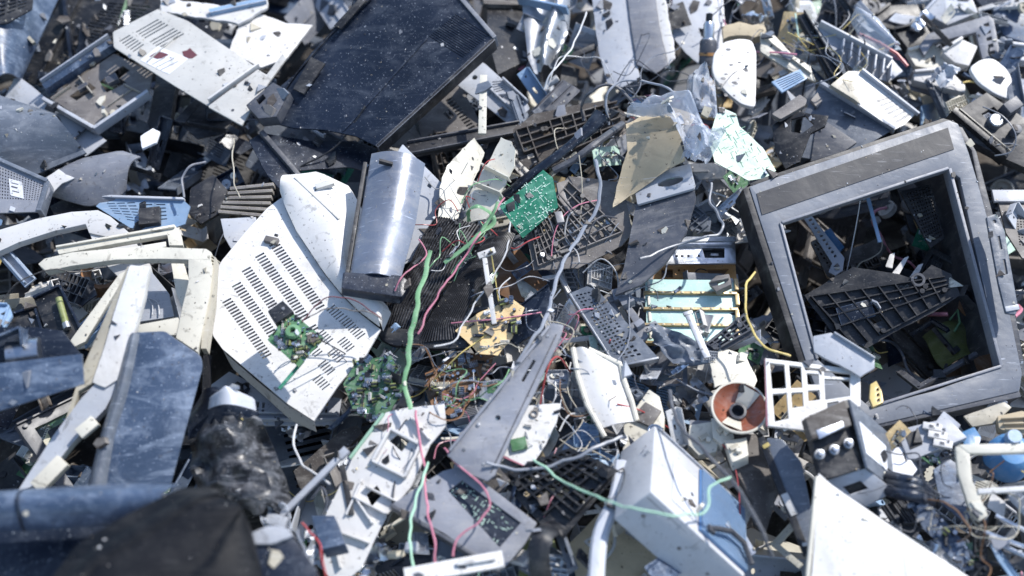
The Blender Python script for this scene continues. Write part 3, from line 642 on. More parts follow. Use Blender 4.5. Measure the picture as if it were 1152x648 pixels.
# tan circuit boards in the centre
F = H(548, 368, .11, .1, .3)
pcb('tan paper circuit board spotted with dark parts beside the ribbed black belt', F, S('512,372 538,352 576,336 590,346 576,380 560,400 540,398'), 'PT', 34, 3, scale=.6, lm='the tan circuit board')
F = H(555, 340, .15, .1, .3)
solo('t_shaped_lever', 'white T shaped plastic lever lying over the tan circuit board', 'lever', MB('W').bar(F, (545, 290), (556, 364), .007, -.004, 0).bar(F, (538, 288), (557, 281), .010, -.004, .001).m('G').cyl(F, (545, 288), .002, 0, .001), F, .0006)
F = H(590, 305, .05, .0, .3)
plate('brown_cover', 'dark olive brown flat cover between the ribbed belt and the brown finned moulding', 'cover', F, S('552,300 572,284 585,280 616,318 600,342 572,336 560,330'), 'WD', th=.003, j=.0005, seed=7)
F = H(598, 352, .11, .2, .4)
plate('mirror_plate', 'glossy black angular plate with a pale edge standing over the tan circuit board', 'plate', F, S('575,352 617,320 622,336 606,372 580,388 570,380'), 'N', th=.004, ribs=[((575, 352), (617, 320))], rh=.003)
# grey blade
F = H(568, 450, .17, .05, .3)
T = Thing('long_lever', 'long slate grey arm with a rounded wide end running down through the tangle of wires', 'arm', F, lm='the long grey arm')
T.part('blade', MB('G').plate(F, S('503,512 540,468 575,424 612,372 622,363 634,366 630,380 604,436 575,492 557,534 548,541 530,534'), [[topx(F.w(u, v)) for u, v in circ(*F.uv(560, 470), .004, 10)], S('586,428 600,404 603,406 589,430')], .007, j=.0007, seed=8))
for x, y in ((522, 506), (544, 522), (616, 378)): T.part('rivet', MB('SD').cyl(F, (x, y), .0028, 0, .0015, 12, r2=.0018), 0)
T.part('fold_line', MB('DG').bar(F, (552, 532), (626, 376), .0015, -.001, .0012))
T.part('raised_edge', MB('G').bar(F, (506, 508), (618, 368), .004, 0, .006))
T.part('screw', MB('SD').cyl(F, (538, 478), .003, 0, .002))
# white board, curved white guards
F = H(597, 490, .12, .1, .2)
T = pcb('white circuit board with pink edges and an olive square right of the long grey arm', F, S('561,510 588,456 631,454 626,476 598,527'), 'W2', 8, 12, lm='the white circuit board', kinds=('res', 'con'), scale=.5)
T.part('clear_crystal', MB('PO').box(F, (584, 501), .022, .018, .001, .006, .2))
T.part('ring_socket', MB('BG').ring(F, (601, 466), [(.004, 0), (.004, .003), (.006, .003), (.006, 0)], 14), 0)
T.part('pink_edge', MB('PK').bar(F, (561, 511), (589, 456), .0016, -.001, .001).bar(F, (562, 512), (598, 528), .0016, -.001, .001), 0)
F = H(680, 440, .11, -.15, .25)
T = Thing('curved_guard', 'white curved plastic guard with a raised rim, speckled with dirt', 'guard', F, lm='the white curved guard')
T.part('web', MB('W').loft(F, S('645,392 652,425 660,450 676,482'), S('662,393 697,410 702,430 710,452 716,474'), lambda t, s: .008 * math.sin(math.pi * t), 12, 16, .003), 0)
T.part('rim', MB('C').tube([F.w(*F.uv(x, y), z) for x, y, z in ((662, 393, .0), (697, 410, .002), (702, 430, .003), (710, 452, .003), (716, 474, .002))], .004, 8).tube([F.w(*F.uv(x, y), z) for x, y, z in ((644, 392, .002), (650, 425, .002), (660, 456, .002), (680, 492, .002))], .004, 8), 0)
F = H(724, 490, .07, .1, .2)
T = Thing('grooved_housing', 'cream grey grooved housing block wedged between the curved guard and the white box', 'housing', F, lm='the grooved cream housing')
T.part('block', MB('C').plate(F, S('702,478 730,438 742,446 748,470 746,490 706,540 700,524'), [], .035, r=.002))
mb = MB('K'); [mb.bar(F, (706 + i * 9, 516 - i * 12), (722 + i * 8, 520 - i * 12), .005, 0, .002) for i in range(4)]
T.part('groove', mb, 0)
T.part('cap', MB('BG').plate(F.up(.006), S('710,470 726,452 744,462 732,480'), [], .008))
# copper funnel (deflection yoke)
F = H(832, 458, .12, -.05, .15)
T = Thing('deflection_yoke', 'cream ringed deflection yoke with copper red windings inside its funnel', 'deflection yoke', F, lm='the copper wound yoke')
c = F.uv(832, 458)
T.part('outer_ring', MB('C').ring(F, (832, 458), [(.030, -.02), (.0405, -.004), (.041, .0), (.0395, .001), (.037, .0)], 32), 0)
T.part('winding', MB('CU').ring(F, (832, 458), [(.0375, .001), (.034, -.005), (.024, -.014), (.013, -.02)], 32), 0)
mb = MB('C')
for a in (1.0, 4.3):
    mb.add([F.w(c[0] + r * math.cos(a + d), c[1] + r * math.sin(a + d), z) for r, z, d in ((.037, .001, -.42), (.037, .001, .42), (.015, -.0175, .7), (.015, -.0175, -.7))], [(0, 1, 2, 3)])
T.part('winding_saddle', mb, 0)
T.part('throat', MB('DG').ring(F, (832, 458), [(.013, -.024), (.0125, -.012), (.009, -.011), (.008, -.03), (0, -.03)], 20), 0)
# cream blocks left of it
for i, (x, y, pts) in enumerate(((792, 492, '776,478 802,474 810,486 806,508 786,512 774,500'), (812, 484, '800,470 822,478 826,492 812,500 802,492'), (826, 505, '815,495 840,492 842,512 824,520'))):
    F = H(x, y, .08 + .01 * i, .1, .2 - .15 * i)
    solo('cream_block', ['cream block with a notched top nearest the white box', 'cream block with a round boss under the yoke', 'smallest cream block between the yoke and the speckled slab'][i], 'block', MB('C').plate(F, S(pts), [], .02, j=.0006, seed=i).m('B').box(F, (x, y), .014, .008, 0, .006, .5).m('C').cyl(F, (x + 5, y + 4), .004, 0, .007), F)
F = H(812, 428, .09, -.1, .2)
plate('chipped_sheet', 'cream chipped panel sprinkled with dirt just above the copper wound yoke', 'panel', F, S('798,405 812,390 840,402 852,428 846,440 824,430 804,436'), 'C', th=.004, j=.0015, seed=7)
# white lattice frame
F = H(914, 440, .14, .0, .2)
q = S('866,408 964,420 964,454 872,478')
hl = []
for a, b, c_, d in ((0, .17, 0, .42), (.22, .36, 0, .42), (0, .17, .5, .95), (.22, .36, .5, .78), (.42, .56, .12, .36), (.42, .56, .48, .7), (.62, .92, .22, .72), (.40, .60, .0, .06), (.62, .93, .02, .16), (.64, .78, .80, .95)):
    hl.append([bil(q, a, c_), bil(q, b, c_), bil(q, b, d), bil(q, a, d)])
T = Thing('lattice_frame', 'white lattice frame with square windows beside the copper wound yoke', 'frame', F, lm='the white lattice frame')
T.part('lattice', MB('W2').plate(F, S('861,403 968,416 968,457 940,464 926,462 907,484 864,479'), hl, .006, r=.001))
T.part('pink_edge', MB('PK').bar(F, (861, 403), (863, 479), .0014, -.006, -.001), 0)
# dark power box with terminals
F = H(940, 500, .16, .15, -.1)
F = H(938, 495, .16, -.1, .35)
T = Thing('power_unit', 'dark metal power unit with three round terminals and a blank sticker on its side', 'power unit', F, lm='the dark power unit')
T.part('top_face', MB('KD').plate(F, S('906,470 954,449 974,526 926,540'), [], .02))
T.part('upper_block', MB('BR').plate(F.up(.020), S('906,470 950,450 958,478 914,494'), [], .020))
for x, y in ((921, 512), (937, 507), (953, 500)): T.part('terminal', MB('SD').cyl(F, (x, y), .007, 0, .006).m('SV').cyl(F, (x, y), .0045, .006, .014), .0006)
T.part('latch', MB('SV').plate(F.up(.021), S('918,484 948,474 950,480 922,494'), [], .002))
F2 = Fr(o=P(980, 505, .14), n=(HN * .55 + HX * .75 - HY * .1))
T.part('side_face', MB('SB').plate(F2, S('956,449 1001,488 1007,552 976,526'), [S('1001,540 1003,542 1003,546 1001,544')], .004))
T.part('sticker', MB('PA').plate(F2, S('966,474 996,502 998,530 974,510'), [], .0006, z=.001), 0)
F3 = Fr(o=P(968, 545, .12), n=(HN * .6 - HY * .8))
T.part('lower_face', MB('LG').plate(F3, S('926,541 974,527 1007,553 974,570 950,560'), [S('948,548 968,541 977,550 957,557')], .004))
T.part('socket', MB('K').plate(F3, S('946,547 968,539 979,550 957,559'), [], .002, z=-.006), 0)
# white triangle
F = H(990, 605, .14, .0, .3)
solo('triangular_sheet', 'big smooth white triangular panel in front of the dark power unit', 'panel', MB('W2').plate(F, S('921,532 935,545 1000,590 1110,662 1110,700 905,700 914,640'), [], .006, r=.002).m('C').bar(F, (920, 536), (905, 690), .005, -.012, .001).m('G').bar(F, (1013, 590), (1020, 655), .0006, 0, .0002), F, lm='the big white triangular panel')
# terminal strips
F = H(1048, 498, .09, .1, .2)
T = Thing('terminal_block', 'pale grey terminal block with three clamp cells in front of the television bezel', 'terminal block', F, lm='the pale grey terminal block')
T.part('base', MB('LG').plate(F, S('1008,484 1066,470 1088,492 1030,516 1022,516'), [], .015))
T.part('dark_window', MB('K').plate(F, S('1018,488 1032,484 1038,500 1024,506'), [], .001, z=.001), 0)
for k in range(3):
    T.part('clamp', MB('W').box(F, (1048 + k * 6, 482 + k * 9.5), .026, .010, 0, .008, -.25).m('DG').box(F, (1047 + k * 6, 482 + k * 9.5), .007, .005, .008, .009, -.25).box(F, (1054 + k * 6, 480 + k * 9.5), .004, .005, .008, .009, -.25))
ribtray('grey channel with rectangular openings under the pale grey terminal block', H(1055, 520, .05, .1, .2), S('1030,518 1086,496 1090,504 1036,528'), S('1032,518 1084,498 1088,504 1038,526'), 6, 1, 'G', .006, .9, 3, name='cable_channel', cat='channel')
# speckled dark slab
F = H(846, 532, .07, -.1, .2)
plate('speckled_slab', 'dark slab thickly speckled with light grit between the white box and the power unit', 'slab', F, S('812,500 826,486 850,488 868,520 880,546 874,560 862,598 850,590 846,560 822,520'), 'BR', th=.014, j=.001, seed=3, lm='the speckled dark slab')
F = H(886, 545, .10, .2, .3)
T = Thing('blade_cover', 'slim grey blade shaped cover with a small yellow tab, lying along the speckled slab', 'cover', F, lm='the slim grey blade')
T.part('blade', MB('SD').m('SB').plate(F, S('862,492 880,494 902,520 914,580 908,622 896,600 878,548'), [], .005, r=.004))
T.part('black_strip', MB('K').bar(F, (856, 492), (908, 624), .010, -.010, .002))
T.part('yellow_tab', MB('YW').box(F, (862, 502), .006, .010, .002, .004, -1.1))
T.part('white_tag', MB('W').bar(F, (882, 556), (894, 580), .010, .002, .004))
T.part('small_tag', MB('W').box(F, (906, 613), .008, .005, .002, .004))
# white box
BV = P(732, 553, .20); bs = (BV - CAM).dot(VD) / FP
be = [(HX * a - UP * b + VD * c) * bs for a, b, c in ((17, -63, 124), (-40, 35, 23.2), (112, 104, 36))]
F = Fr(o=BV, n=-be[1])
BQ = [topx(p) for p in (BV, BV + be[0], BV + be[0] + be[2], BV + be[2])]
T = Thing('white_box', 'white equipment box with a blue ribbed panel and a square label on its upper face', 'box', F, lm='the white equipment box')
T.part('case', MB('LW').plate(F, BQ, [], be[1].length), .003)
T.part('ribbed_panel', MB('BS').plate(F, [bil(BQ, a, b) for a, b in ((.06, .5), (.94, .5), (.94, 1.0), (.06, 1.0))], [], .002, z=.003))
mb = MB('SK')
for k in range(22): mb.bar(F, bil(BQ, .07 + .84 * k / 21, .51), bil(BQ, .07 + .84 * k / 21, .99), .0030, .003, .0068)
T.part('rib_lines', mb, 0)
T.part('label', MB('PA').plate(F, [bil(BQ, a, b) for a, b in ((.15, .22), (.75, .22), (.75, .48), (.15, .48))], [], .0006, z=.0012), 0)
F5 = Fr(o=BV, n=-be[0]); CQ = [topx(p) for p in (BV, BV + be[1], BV + be[1] + be[2], BV + be[2])]
T.part('seam', MB('DG').bar(F5, bil(CQ, .14, .02), bil(CQ, .14, .98), .0012, -.001, .0006))
for a in (.12, .5, .8): T.part('screw', MB('SD').cyl(F5, bil(CQ, .5, a), .003, 0, .0012, 10), 0)
T.part('edge_strip', MB('LG').bar(F, bil(BQ, .98, .02), bil(BQ, .98, .98), .003, 0, .004))
T.part('handle', MB('DG').tube([F.w(*F.uv(x, y), z) for x, y, z in ((792, 597, .006), (797, 602, .016), (812, 606, .018), (826, 618, .017), (838, 640, .012))], .004, 8).box(F, (794, 600), .010, .012, 0, .012), 0)
# dark trays and lcd frame bottom centre
ribtray('black ribbed keyboard tray tilted against the white box', H(628, 555, .10, .15, .3), S('558,536 600,518 642,504 698,530 664,570 634,606 608,590'), S('566,536 640,508 692,532 630,598'), 10, 7, 'K', .012, .45, 9, lm='the black ribbed keyboard tray', w=.003)
F = H(530, 580, .11, .05, .15)
T = Thing('display_frame', 'grey display frame around a dark glass panel with faint circuit traces', 'display frame', F, lm='the grey display frame')
T.part('frame', MB('G').plate(F, S('440,568 470,548 498,530 520,524 604,588 590,612 566,640 556,640 500,600'), [S('504,552 520,540 586,588 562,616')], .006, r=.002))
T.part('glass_panel', MB('N').plate(F, S('500,550 520,536 590,588 562,620'), [], .002, z=-.003), 0)
mb = MB('PM'); rg = random.Random(4)
for k in range(60): mb.box(F, bil(S('506,552 520,540 584,588 562,614'), rg.random(), rg.random()), rg.uniform(.002, .008), .0008, -.003, -.0024, rg.choice([-.6, .95]))
T.part('trace', mb, 0)
T.part('outer_rim', MB('DG').bar(F, (440, 569), (562, 643), .005, -.012, .006))
F = H(520, 634, .15, .05, .1)
mb = MB('W2').bar(F, (455, 648), (566, 628), .022, -.006, 0)
for x in (518, 530, 552): mb.m('G').box(F, (x, 637 - (x - 518) * .18), .006, .006, 0, .001)
mb.m('W2').box(F, (536, 632), .05, .006, 0, .006, .15)
solo('latch_rail', 'white latch rail with little square windows at the bottom in front of the display frame', 'rail', mb, F, .0006)
# long white chassis
F = H(425, 540, .10, .1, .25)
T = Thing('chassis_sheet', 'long off-white chassis panel with shallow recesses and a green edge under the bundle of wires', 'panel', F, lm='the long off-white chassis panel')
T.part('panel', MB('W').plate(F, S('366,580 396,516 434,464 450,460 500,454 502,478 484,500 462,548 436,578 406,640 380,660 364,640'), [S('438,496 450,486 462,494 452,508'), S('412,556 424,546 430,556 418,570')], .004, j=.0006, seed=6))
T.part('raised_frame', MB('W').bar(F, (420, 520), (456, 538), .004, 0, .010).bar(F, (420, 520), (440, 484), .004, 0, .010).bar(F, (456, 538), (474, 502), .004, 0, .010).bar(F, (440, 484), (474, 502), .004, 0, .010).bar(F, (400, 560), (420, 590), .003, 0, .008).bar(F, (390, 580), (408, 540), .003, 0, .006))
for a, b in (((398, 560), (436, 580)), ((384, 600), (416, 612)), ((412, 548), (448, 566)), ((462, 470), (484, 496)), ((372, 590), (384, 640))): T.part('stiffener', MB('W').bar(F, a, b, .0025, 0, .009))
T.part('green_edge', MB('LGr').bar(F, (394, 516), (432, 466), .004, -.004, .004), 0)
T.part('dark_strap', MB('KD').bar(F, (385, 524), (396, 580), .008, .001, .004))
# yellow beige housings at the bottom
for i, (x, y, pts, m_) in enumerate(((690, 620, '640,612 690,560 720,560 760,650 650,660', 'T'), (605, 635, '590,600 620,596 640,660 580,665', 'YG'))):
    F = H(x, y, .0, .1, .2)
    plate('beige_housing', ['tan housing wall in the shade under the white equipment box', 'yellowish housing corner below the grey display frame'][i], 'housing', F, S(pts), m_, th=.02, j=.0006, seed=i)
F = H(690, 570, .09, 0, .2)
solo('curved_lip', 'pale grey curved lip running down between the keyboard tray and the white box', 'lip', MB('LG').tube(smooth([P(700, 520, .11), P(694, 560, .12), P(676, 600, .12), P(670, 660, .12)], 6), .011, 8, .5), F, 0)
F = H(600, 615, .13, .1, .2)
solo('ribbon_cable', 'black flat ribbon cable arching out of the keyboard tray', 'cable', MB('K').tube(smooth([P(630, 592, .11), P(612, 600, .15), P(606, 625, .14), P(612, 665, .1)], 6), .014, 8, .25), F, 0)
# ================================================================== television bezel
F = H(1000, 310, .12, -.10, .38)
T = Thing('television_bezel', 'empty grey television front bezel, its screen opening looking into scrap coloured dark as in shade', 'television bezel', F, lm='the grey television bezel')
OUT = S('843,210 862,203 1067,135 1078,139 1090,172 1100,205 1123,290 1150,420 1147,440 985,478 930,470 906,404')
INN = S('878,251 1066,190 1080,200 1126,412 1050,440 978,458 920,404')
T.part('front_frame', MB('TB').plate(F, OUT, [INN], .012, r=.003), .0025)
T.part('top_inlay', MB('TI').plate(F, S('851,218 1066,144 1073,168 857,242'), [], .0015, z=.0014), 0)
T.part('inner_rim', MB('G').bar(F, (879, 251), (1066, 190), .004, -.012, .005).bar(F, (1068, 190), (1126, 412), .005, -.02, .003).bar(F, (878, 251), (919, 404), .004, -.02, .003).bar(F, (979, 458), (1126, 412), .004, -.02, .003))
w = MB('KD')
w.plate(F, S('836,212 846,208 910,404 900,410'), [], .05, z=-.002).plate(F, S('843,206 862,198 1062,132 1076,136 1064,140 850,211'), [], .10, z=-.003)
w.m('DG').plate(F, S('1070,138 1084,142 1100,170 1114,222 1134,300 1156,420 1150,424 1146,410 1108,240 1094,168'), [], .20, z=-.004)
T.part('side_wall', w, .001)
T.part('lower_lip', MB('DG').bar(F, (985, 476), (1148, 441), .014, -.06, -.002), .001)
mb = MB('KD')
mb.plate(F, S('1030,196 1066,188 1082,250 1066,262'), cells(S('1036,198 1064,190 1080,248 1064,258'), 8, 15, .5, .5), .004, z=-.07)
T.part('perforated_wall', mb, 0)
T.part('screw', MB('SD').cyl(F, (1124, 244), .002, 0, .001, 8).cyl(F, (1110, 292), .002, 0, .001, 8), 0)
F = H(1132, 298, .14, -.1, .38)
T = Thing('side_bracket', 'blue grey side bracket with two slots screwed to the edge of the television bezel', 'bracket', F, lm='the slotted side bracket')
T.part('arm', MB('BL').m('SB').plate(F, S('1110,244 1122,240 1130,260 1145,344 1143,354 1132,352 1124,320'), [S('1122,266 1125,265 1128,280 1125,281'), S('1128,292 1131,291 1134,308 1131,309')] + [[topx(F.w(u, v)) for u, v in circ(*F.uv(1119, 249), .003, 10)]], .006, r=.002))
T.part('foot', MB('LG').box(F, (1138, 347), .022, .008, 0, .003, .2))
# inside the opening
F = H(992, 350, .05, .1, .45)
T = ribtray('black glossy moulded tray with rounded end seen through the television bezel', F, S('905,332 960,300 1010,308 1030,316 1048,298 1070,308 1080,332 1050,352 1010,372 975,392 940,380'), S('912,334 1062,312 1072,334 962,392'), 8, 5, 'K', .010, .15, 4, lm='the black glossy tray')
T.part('recess_block', MB('BL').m('N').box(F, (962, 352), .055, .028, 0, .006, .25), .001)
T.part('ring_boss', MB('DG').ring(F, (1032, 316), [(.007, .0), (.007, .008), (.011, .008), (.012, .0)], 16), 0)
F = H(924, 285, .03, .2, .2)
plate('perforated_strip', 'white and grey perforated strip sloping down inside the upper corner of the television bezel', 'strip', F, S('903,243 912,241 950,290 948,304 940,310 932,306 936,296'), 'LG', cells(S('906,246 914,244 944,288 938,292'), 1, 10, .4, .5), .004)
F = H(918, 290, .01, .2, .3)
plate('connector_strip', 'bumpy grey connector strip beside the perforated strip inside the television bezel', 'connector', F, S('912,272 920,268 944,300 958,310 944,320 930,310'), 'BG', cells(S('914,274 920,270 950,310 940,314'), 2, 8, .5, .5), .01)
F = H(978, 240, .08, .1, .3)
solo('steel_strut', 'thin pale blue steel strut hanging down inside the television bezel', 'strut', MB('SK').bar(F, (976, 220), (990, 272), .006, -.004, 0).bar(F, (970, 222), (980, 218), .008, -.004, .001), F, .0006, lm='the thin steel strut')
for i, (x0, y0, x1, y1, lb) in enumerate(((999, 300, 1004, 286, 'narrow white fin nearest the steel strut behind the black glossy tray'), (1006, 308, 1020, 290, 'wide white rounded fin behind the black glossy tray'), (1026, 312, 1036, 298, 'short white fin by the ring boss of the black glossy tray'))):
    F = H(x0, y0, .045, .1, .3)
    solo('plastic_fin', lb, 'fin', MB('W2').plate(F, S(f'{x0-3},{y0} {x1-3},{y1} {x1+3},{y1-2} {x0+5},{y0+2}'), [], .003, r=.002), F, .0006)
F = H(936, 262, .0, .0, .3)
plate('blue_spool', 'bright blue plastic cover strip with a black coil inside the television bezel', 'cover', F, S('925,262 934,256 950,278 942,286'), 'CY', th=.012, r=.001)
F = H(965, 280, .0, .1, .3)
ribtray('brown toothed comb moulding across the middle of the television opening', F, S('940,306 985,288 992,298 950,320'), S('942,306 985,290 990,298 950,318'), 14, 1, 'BR', .012, .0, 8, name='comb_moulding', cat='moulding')
F = H(970, 285, -.01, .2, .2)
plate('rusty_plate', 'dusty brown plate behind the steel strut inside the television bezel', 'plate', F, S('948,284 986,268 998,278 990,290 955,304'), 'BR', th=.004, j=.001, seed=3)
F = H(1040, 245, -.03, .1, .2)
T = Thing('deflection_coil', 'black deflection coil holder with a square gold window deep inside the television bezel', 'coil', F)
T.part('plate', MB('K').plate(F, S('1008,208 1036,200 1060,240 1090,290 1098,330 1060,300 1040,270 1024,260'), [], .01, r=.004))
T.part('round_coil', MB('T').m('BG').ring(F, (1023, 232), [(.003, .006), (.008, .010), (.014, .008), (.015, 0)], 18), 0)
T.part('gold_window', MB('GO').plate(F.up(.012), S('1028,246 1048,236 1056,250 1036,264'), [S('1034,248 1047,242 1050,249 1038,256')], .006))
F = H(1070, 385, -.07, .1, .2)
T = Thing('sorting_tray', 'olive yellow glass funnel fragment lying at the bottom of the television opening', 'funnel fragment', F)
T.part('shell', MB('YG').loft(F, S('1038,378 1044,392 1062,414'), S('1078,360 1094,372 1102,398'), lambda t, s: .02 * math.sin(math.pi * t) + .008 * math.sin(s * 6), 10, 10, .004), 0)  # yellow green is the fragment's own colour
T.part('green_wire', MB('GR').tube([F.w(*F.uv(x, y), z) for x, y, z in ((1066, 366, .02), (1074, 358, .03), (1076, 372, .03), (1070, 382, .03))], .002, 6), 0)
F = H(1090, 345, -.03)
plate('rusty_flake', 'rusty red brown flake at the side of the black glossy tray', 'flake', F, S('1080,330 1098,336 1104,352 1090,358 1078,346'), 'WD', th=.003, j=.002, seed=9)
F = H(1140, 240, .07, -.05, .2)
T = Thing('vented_case', 'warm grey vented case at the right beyond the slotted side bracket', 'case', F, lm='the warm grey vented case')
T.part('front', MB('B').m('BG').plate(F, S('1120,214 1180,214 1180,300 1150,290 1132,262'), cells(S('1142,242 1176,242 1176,284 1146,276'), 9, 12, .5, .5), .004))
T.part('top_edge', MB('LG').bar(F, (1116, 222), (1180, 222), .022, 0, .006))
F = H(955, 405, .16, .1, .25)
plate('folded_tab', 'grey folded tab with brown stains lodged at the lower corner of the television bezel', 'tab', F, S('915,378 935,374 984,402 984,414 968,424 944,410 916,396'), 'LG', th=.006, j=.0008, seed=4, ribs=[((938, 375), (984, 404))])
F = H(992, 440, .10)
solo('yellow_clip', 'yellow toothed clip standing below the television bezel', 'clip', MB('GO').m('YW').plate(F, S('979,432 986,428 992,440 994,452 982,458 978,448'), cells(S('984,436 990,434 992,452 984,454'), 1, 3, .4, .5), .006), F)
# ================================================================== top right
F = H(712, 38, .11, .1, .3)
T = Thing('scuffed_sheet', 'large blue white scuffed panel with a dark band, standing at the top of the heap', 'panel', F, lm='the scuffed blue white panel')
T.part('pale_band', MB('LG').plate(F, S('664,-20 706,-20 712,40 720,86 700,98 684,96 674,60'), [], .004, j=.001, seed=2))
T.part('dark_band', MB('DG').m('G').plate(F, S('703,-20 735,-20 742,30 752,74 738,84 716,74'), [], .003, z=.004, j=.0008, seed=3))
T.part('edge_band', MB('W').plate(F, S('732,-20 745,-20 756,40 760,66 748,78 738,30'), [], .005, z=.002, j=.002, seed=5))
F = H(780, 30, .08, 0, .25)
plate('pale_sheet', 'pale lilac blue sheet standing behind the bottle shaped plug', 'sheet', F, S('756,-20 812,-20 816,30 814,72 790,74 772,60 756,40'), 'LG', th=.003, j=.001, seed=11, lm='the pale lilac sheet')
F = H(826, 82, .14, -.1, .3)
T = Thing('rounded_cover', 'white cover with a fully rounded top end, spotted with dark smears', 'cover', F, lm='the round ended white cover')
T.part('plate', MB('W2').plate(F, S('801,78 803,60 814,47 832,43 846,45 851,58 851,90 850,121 834,117 819,105 804,88'), [], .010, r=.008), .002)
rg = random.Random(3)
for k in range(16):
    x, y = rg.uniform(808, 846), rg.uniform(54, 108); T.part('smear', MB('DG').plate(F, jag(circ(*F.uv(x, y), rg.uniform(.002, .005), 7, 0, .5), .001, k), [], .0004, z=.0006, px=False), 0)
c = P(796, 66, .09); ax = (UP * .96 + HX * .02 + HN * .25).normalized(); F = Fr(o=c, n=ax)
T = Thing('cable_plug', 'bottle shaped plug with a silver collar and black tip standing upright before the lilac sheet', 'plug', F)
T.part('base', MB('DG').ring(F, c and (0, 0), [(0, -.01), (.015, -.01), (.015, .03), (.012, .034)], 16, px=False), 0)
T.part('collar', MB('OR').ring(F, (0, 0), [(.0125, .004), (.0158, .005), (.0158, .010), (.0125, .011)], 16, px=False), 0)
T.part('barrel', MB('SV').ring(F, (0, 0), [(.012, .034), (.010, .036), (.0095, .06), (.006, .065)], 16, px=False), 0)
T.part('tip', MB('K').ring(F, (0, 0), [(.006, .065), (.006, .078), (0, .08)], 12, px=False), 0)
F = H(955, 128, .10, .1, .35)
T = Thing('slanted_tray', 'wide slate blue tray behind the television bezel holding cracked black parts', 'tray', F, lm='the wide slate tray')
T.part('floor_panel', MB('SB').plate(F, S('896,176 904,128 922,95 962,120 1004,146 968,168 920,180'), [], .003))
T.part('dark_wall', MB('DG').plate(F.up(.004), S('918,142 926,134 964,160 950,170 912,182'), [], .012))
T.part('edge', MB('LG').bar(F, (922, 95), (1006, 147), .006, -.01, .012))
F = H(908, 140, .14, .2, .3)
plate('cracked_housing', 'black cracked housing wall with a notched rim over the wide slate tray', 'housing', F, S('868,142 890,124 912,128 932,130 928,142 912,150 900,182 884,190 872,170'), 'K', [S('890,134 906,130 916,140 902,150 890,148')], .006, j=.0012, seed=6)
F = H(882, 122, .15)
solo('grey_flap', 'light grey rounded flap perched over the black cracked housing', 'flap', MB('BG').plate(F, S('868,128 900,106 908,112 906,118 878,134'), [], .008, r=.003), F)
F = H(992, 112, .12, -.2, .3)
T = Thing('vent_strip', 'long pale vent strip with a field of tiny square holes above the television bezel', 'vent strip', F, lm='the pale vent strip')
T.part('face', MB('LG').m('W').plate(F, S('954,80 968,80 1030,128 1018,140 1006,146 966,118'), cells(S('984,112 998,108 1026,130 1010,140'), 12, 6, .5, .5), .004))
T.part('end_plate', MB('B').plate(F, S('934,96 954,80 968,118 960,112'), [], .01, z=.002))
T.part('rail', MB('LG').bar(F, (968, 80), (1032, 130), .004, 0, .009))
F = H(914, 55, .12, .3, .2)
T = Thing('black_channel', 'long black double channel running down to the wide slate tray', 'channel', F, lm='the long black channel')
T.part('channel', MB('K').plate(F, S('896,18 906,14 948,82 936,94'), [], .02).bar(F, (899, 20), (940, 92), .003, 0, .01).bar(F, (905, 15), (947, 84), .003, 0, .01))
T.part('edge', MB('PM').bar(F, (895, 16), (899, 46), .003, 0, .004))
F = H(878, 66, .12, -.1, .3)
plate('dirty_cover', 'cream dirty ribbed cover slanting beside the long black channel', 'cover', F, S('856,36 872,40 892,62 912,74 918,92 894,82 868,66 856,58'), 'C', th=.006, j=.0012, seed=9, ribs=[((860, 44), (912, 84)), ((866, 62), (896, 68))])
F = H(888, 92, .14, 0, .2)
plate('louvre_clip', 'small blue and white louvred clip near the dirty cream cover', 'clip', F, S('868,92 900,78 908,88 880,104'), 'SK', cells(S('870,92 900,80 906,88 880,102'), 1, 5, .9, .4), .004)
F = H(965, 55, .12, -.1, .3)
T = Thing('ribbed_tray', 'white ribbed tray with a red edge beyond the long black channel', 'tray', F, lm='the white tray with red edge')
T.part('base', MB('LG').plate(F, S('918,28 940,32 1000,62 1016,80 1000,92 970,84 944,66'), [], .004))
mb = MB('LG')
for k in range(7): mb.bar(F, (946 + k * 9, 50 + k * 4.4), (944 + k * 9, 66 + k * 4.4), .003, 0, .02)
mb.bar(F, (920, 30), (1000, 72), .004, 0, .02); T.part('ribs', mb)
T.part('red_edge', MB('RD').tube([F.w(*F.uv(x, y), .022) for x, y in ((962, 46), (985, 56), (1004, 68), (1016, 82))], .003, 6), 0)
solo('clear_dome', 'clear domed plastic lens lying on the white tray with red edge', 'lens', MB('CL').loft(H(985, 38, .17, 0, .3), S('956,22 966,40 996,62'), S('962,14 990,22 1012,56'), lambda t, s: .03 * math.sin(math.pi * t), 12, 12, .0015), H(985, 38, .17, 0, .3), 0)
F = H(1080, 45, .10, .1, .35)
T = Thing('empty_frame', 'grey empty monitor frame with a slotted side bar in the blurred distance', 'frame', F, lm='the empty grey monitor frame')
T.part('frame', MB('BG').m('G').plate(F, S('1034,52 1044,38 1112,17 1118,22 1126,66 1106,68 1098,36 1050,48 1040,62'), cells(S('1104,26 1114,22 1122,62 1112,64'), 1, 5, .6, .5), .010, r=.001))
F = H(1118, 88, .12, -.1, .3)
solo('round_cover', 'white rounded lid shining in the blurred upper corner', 'lid', MB('W2').plate(F, S('1090,76 1104,66 1118,65 1134,78 1143,98 1142,114 1120,106 1100,92'), [], .010, r=.01), F, .003, lm='the white rounded lid')
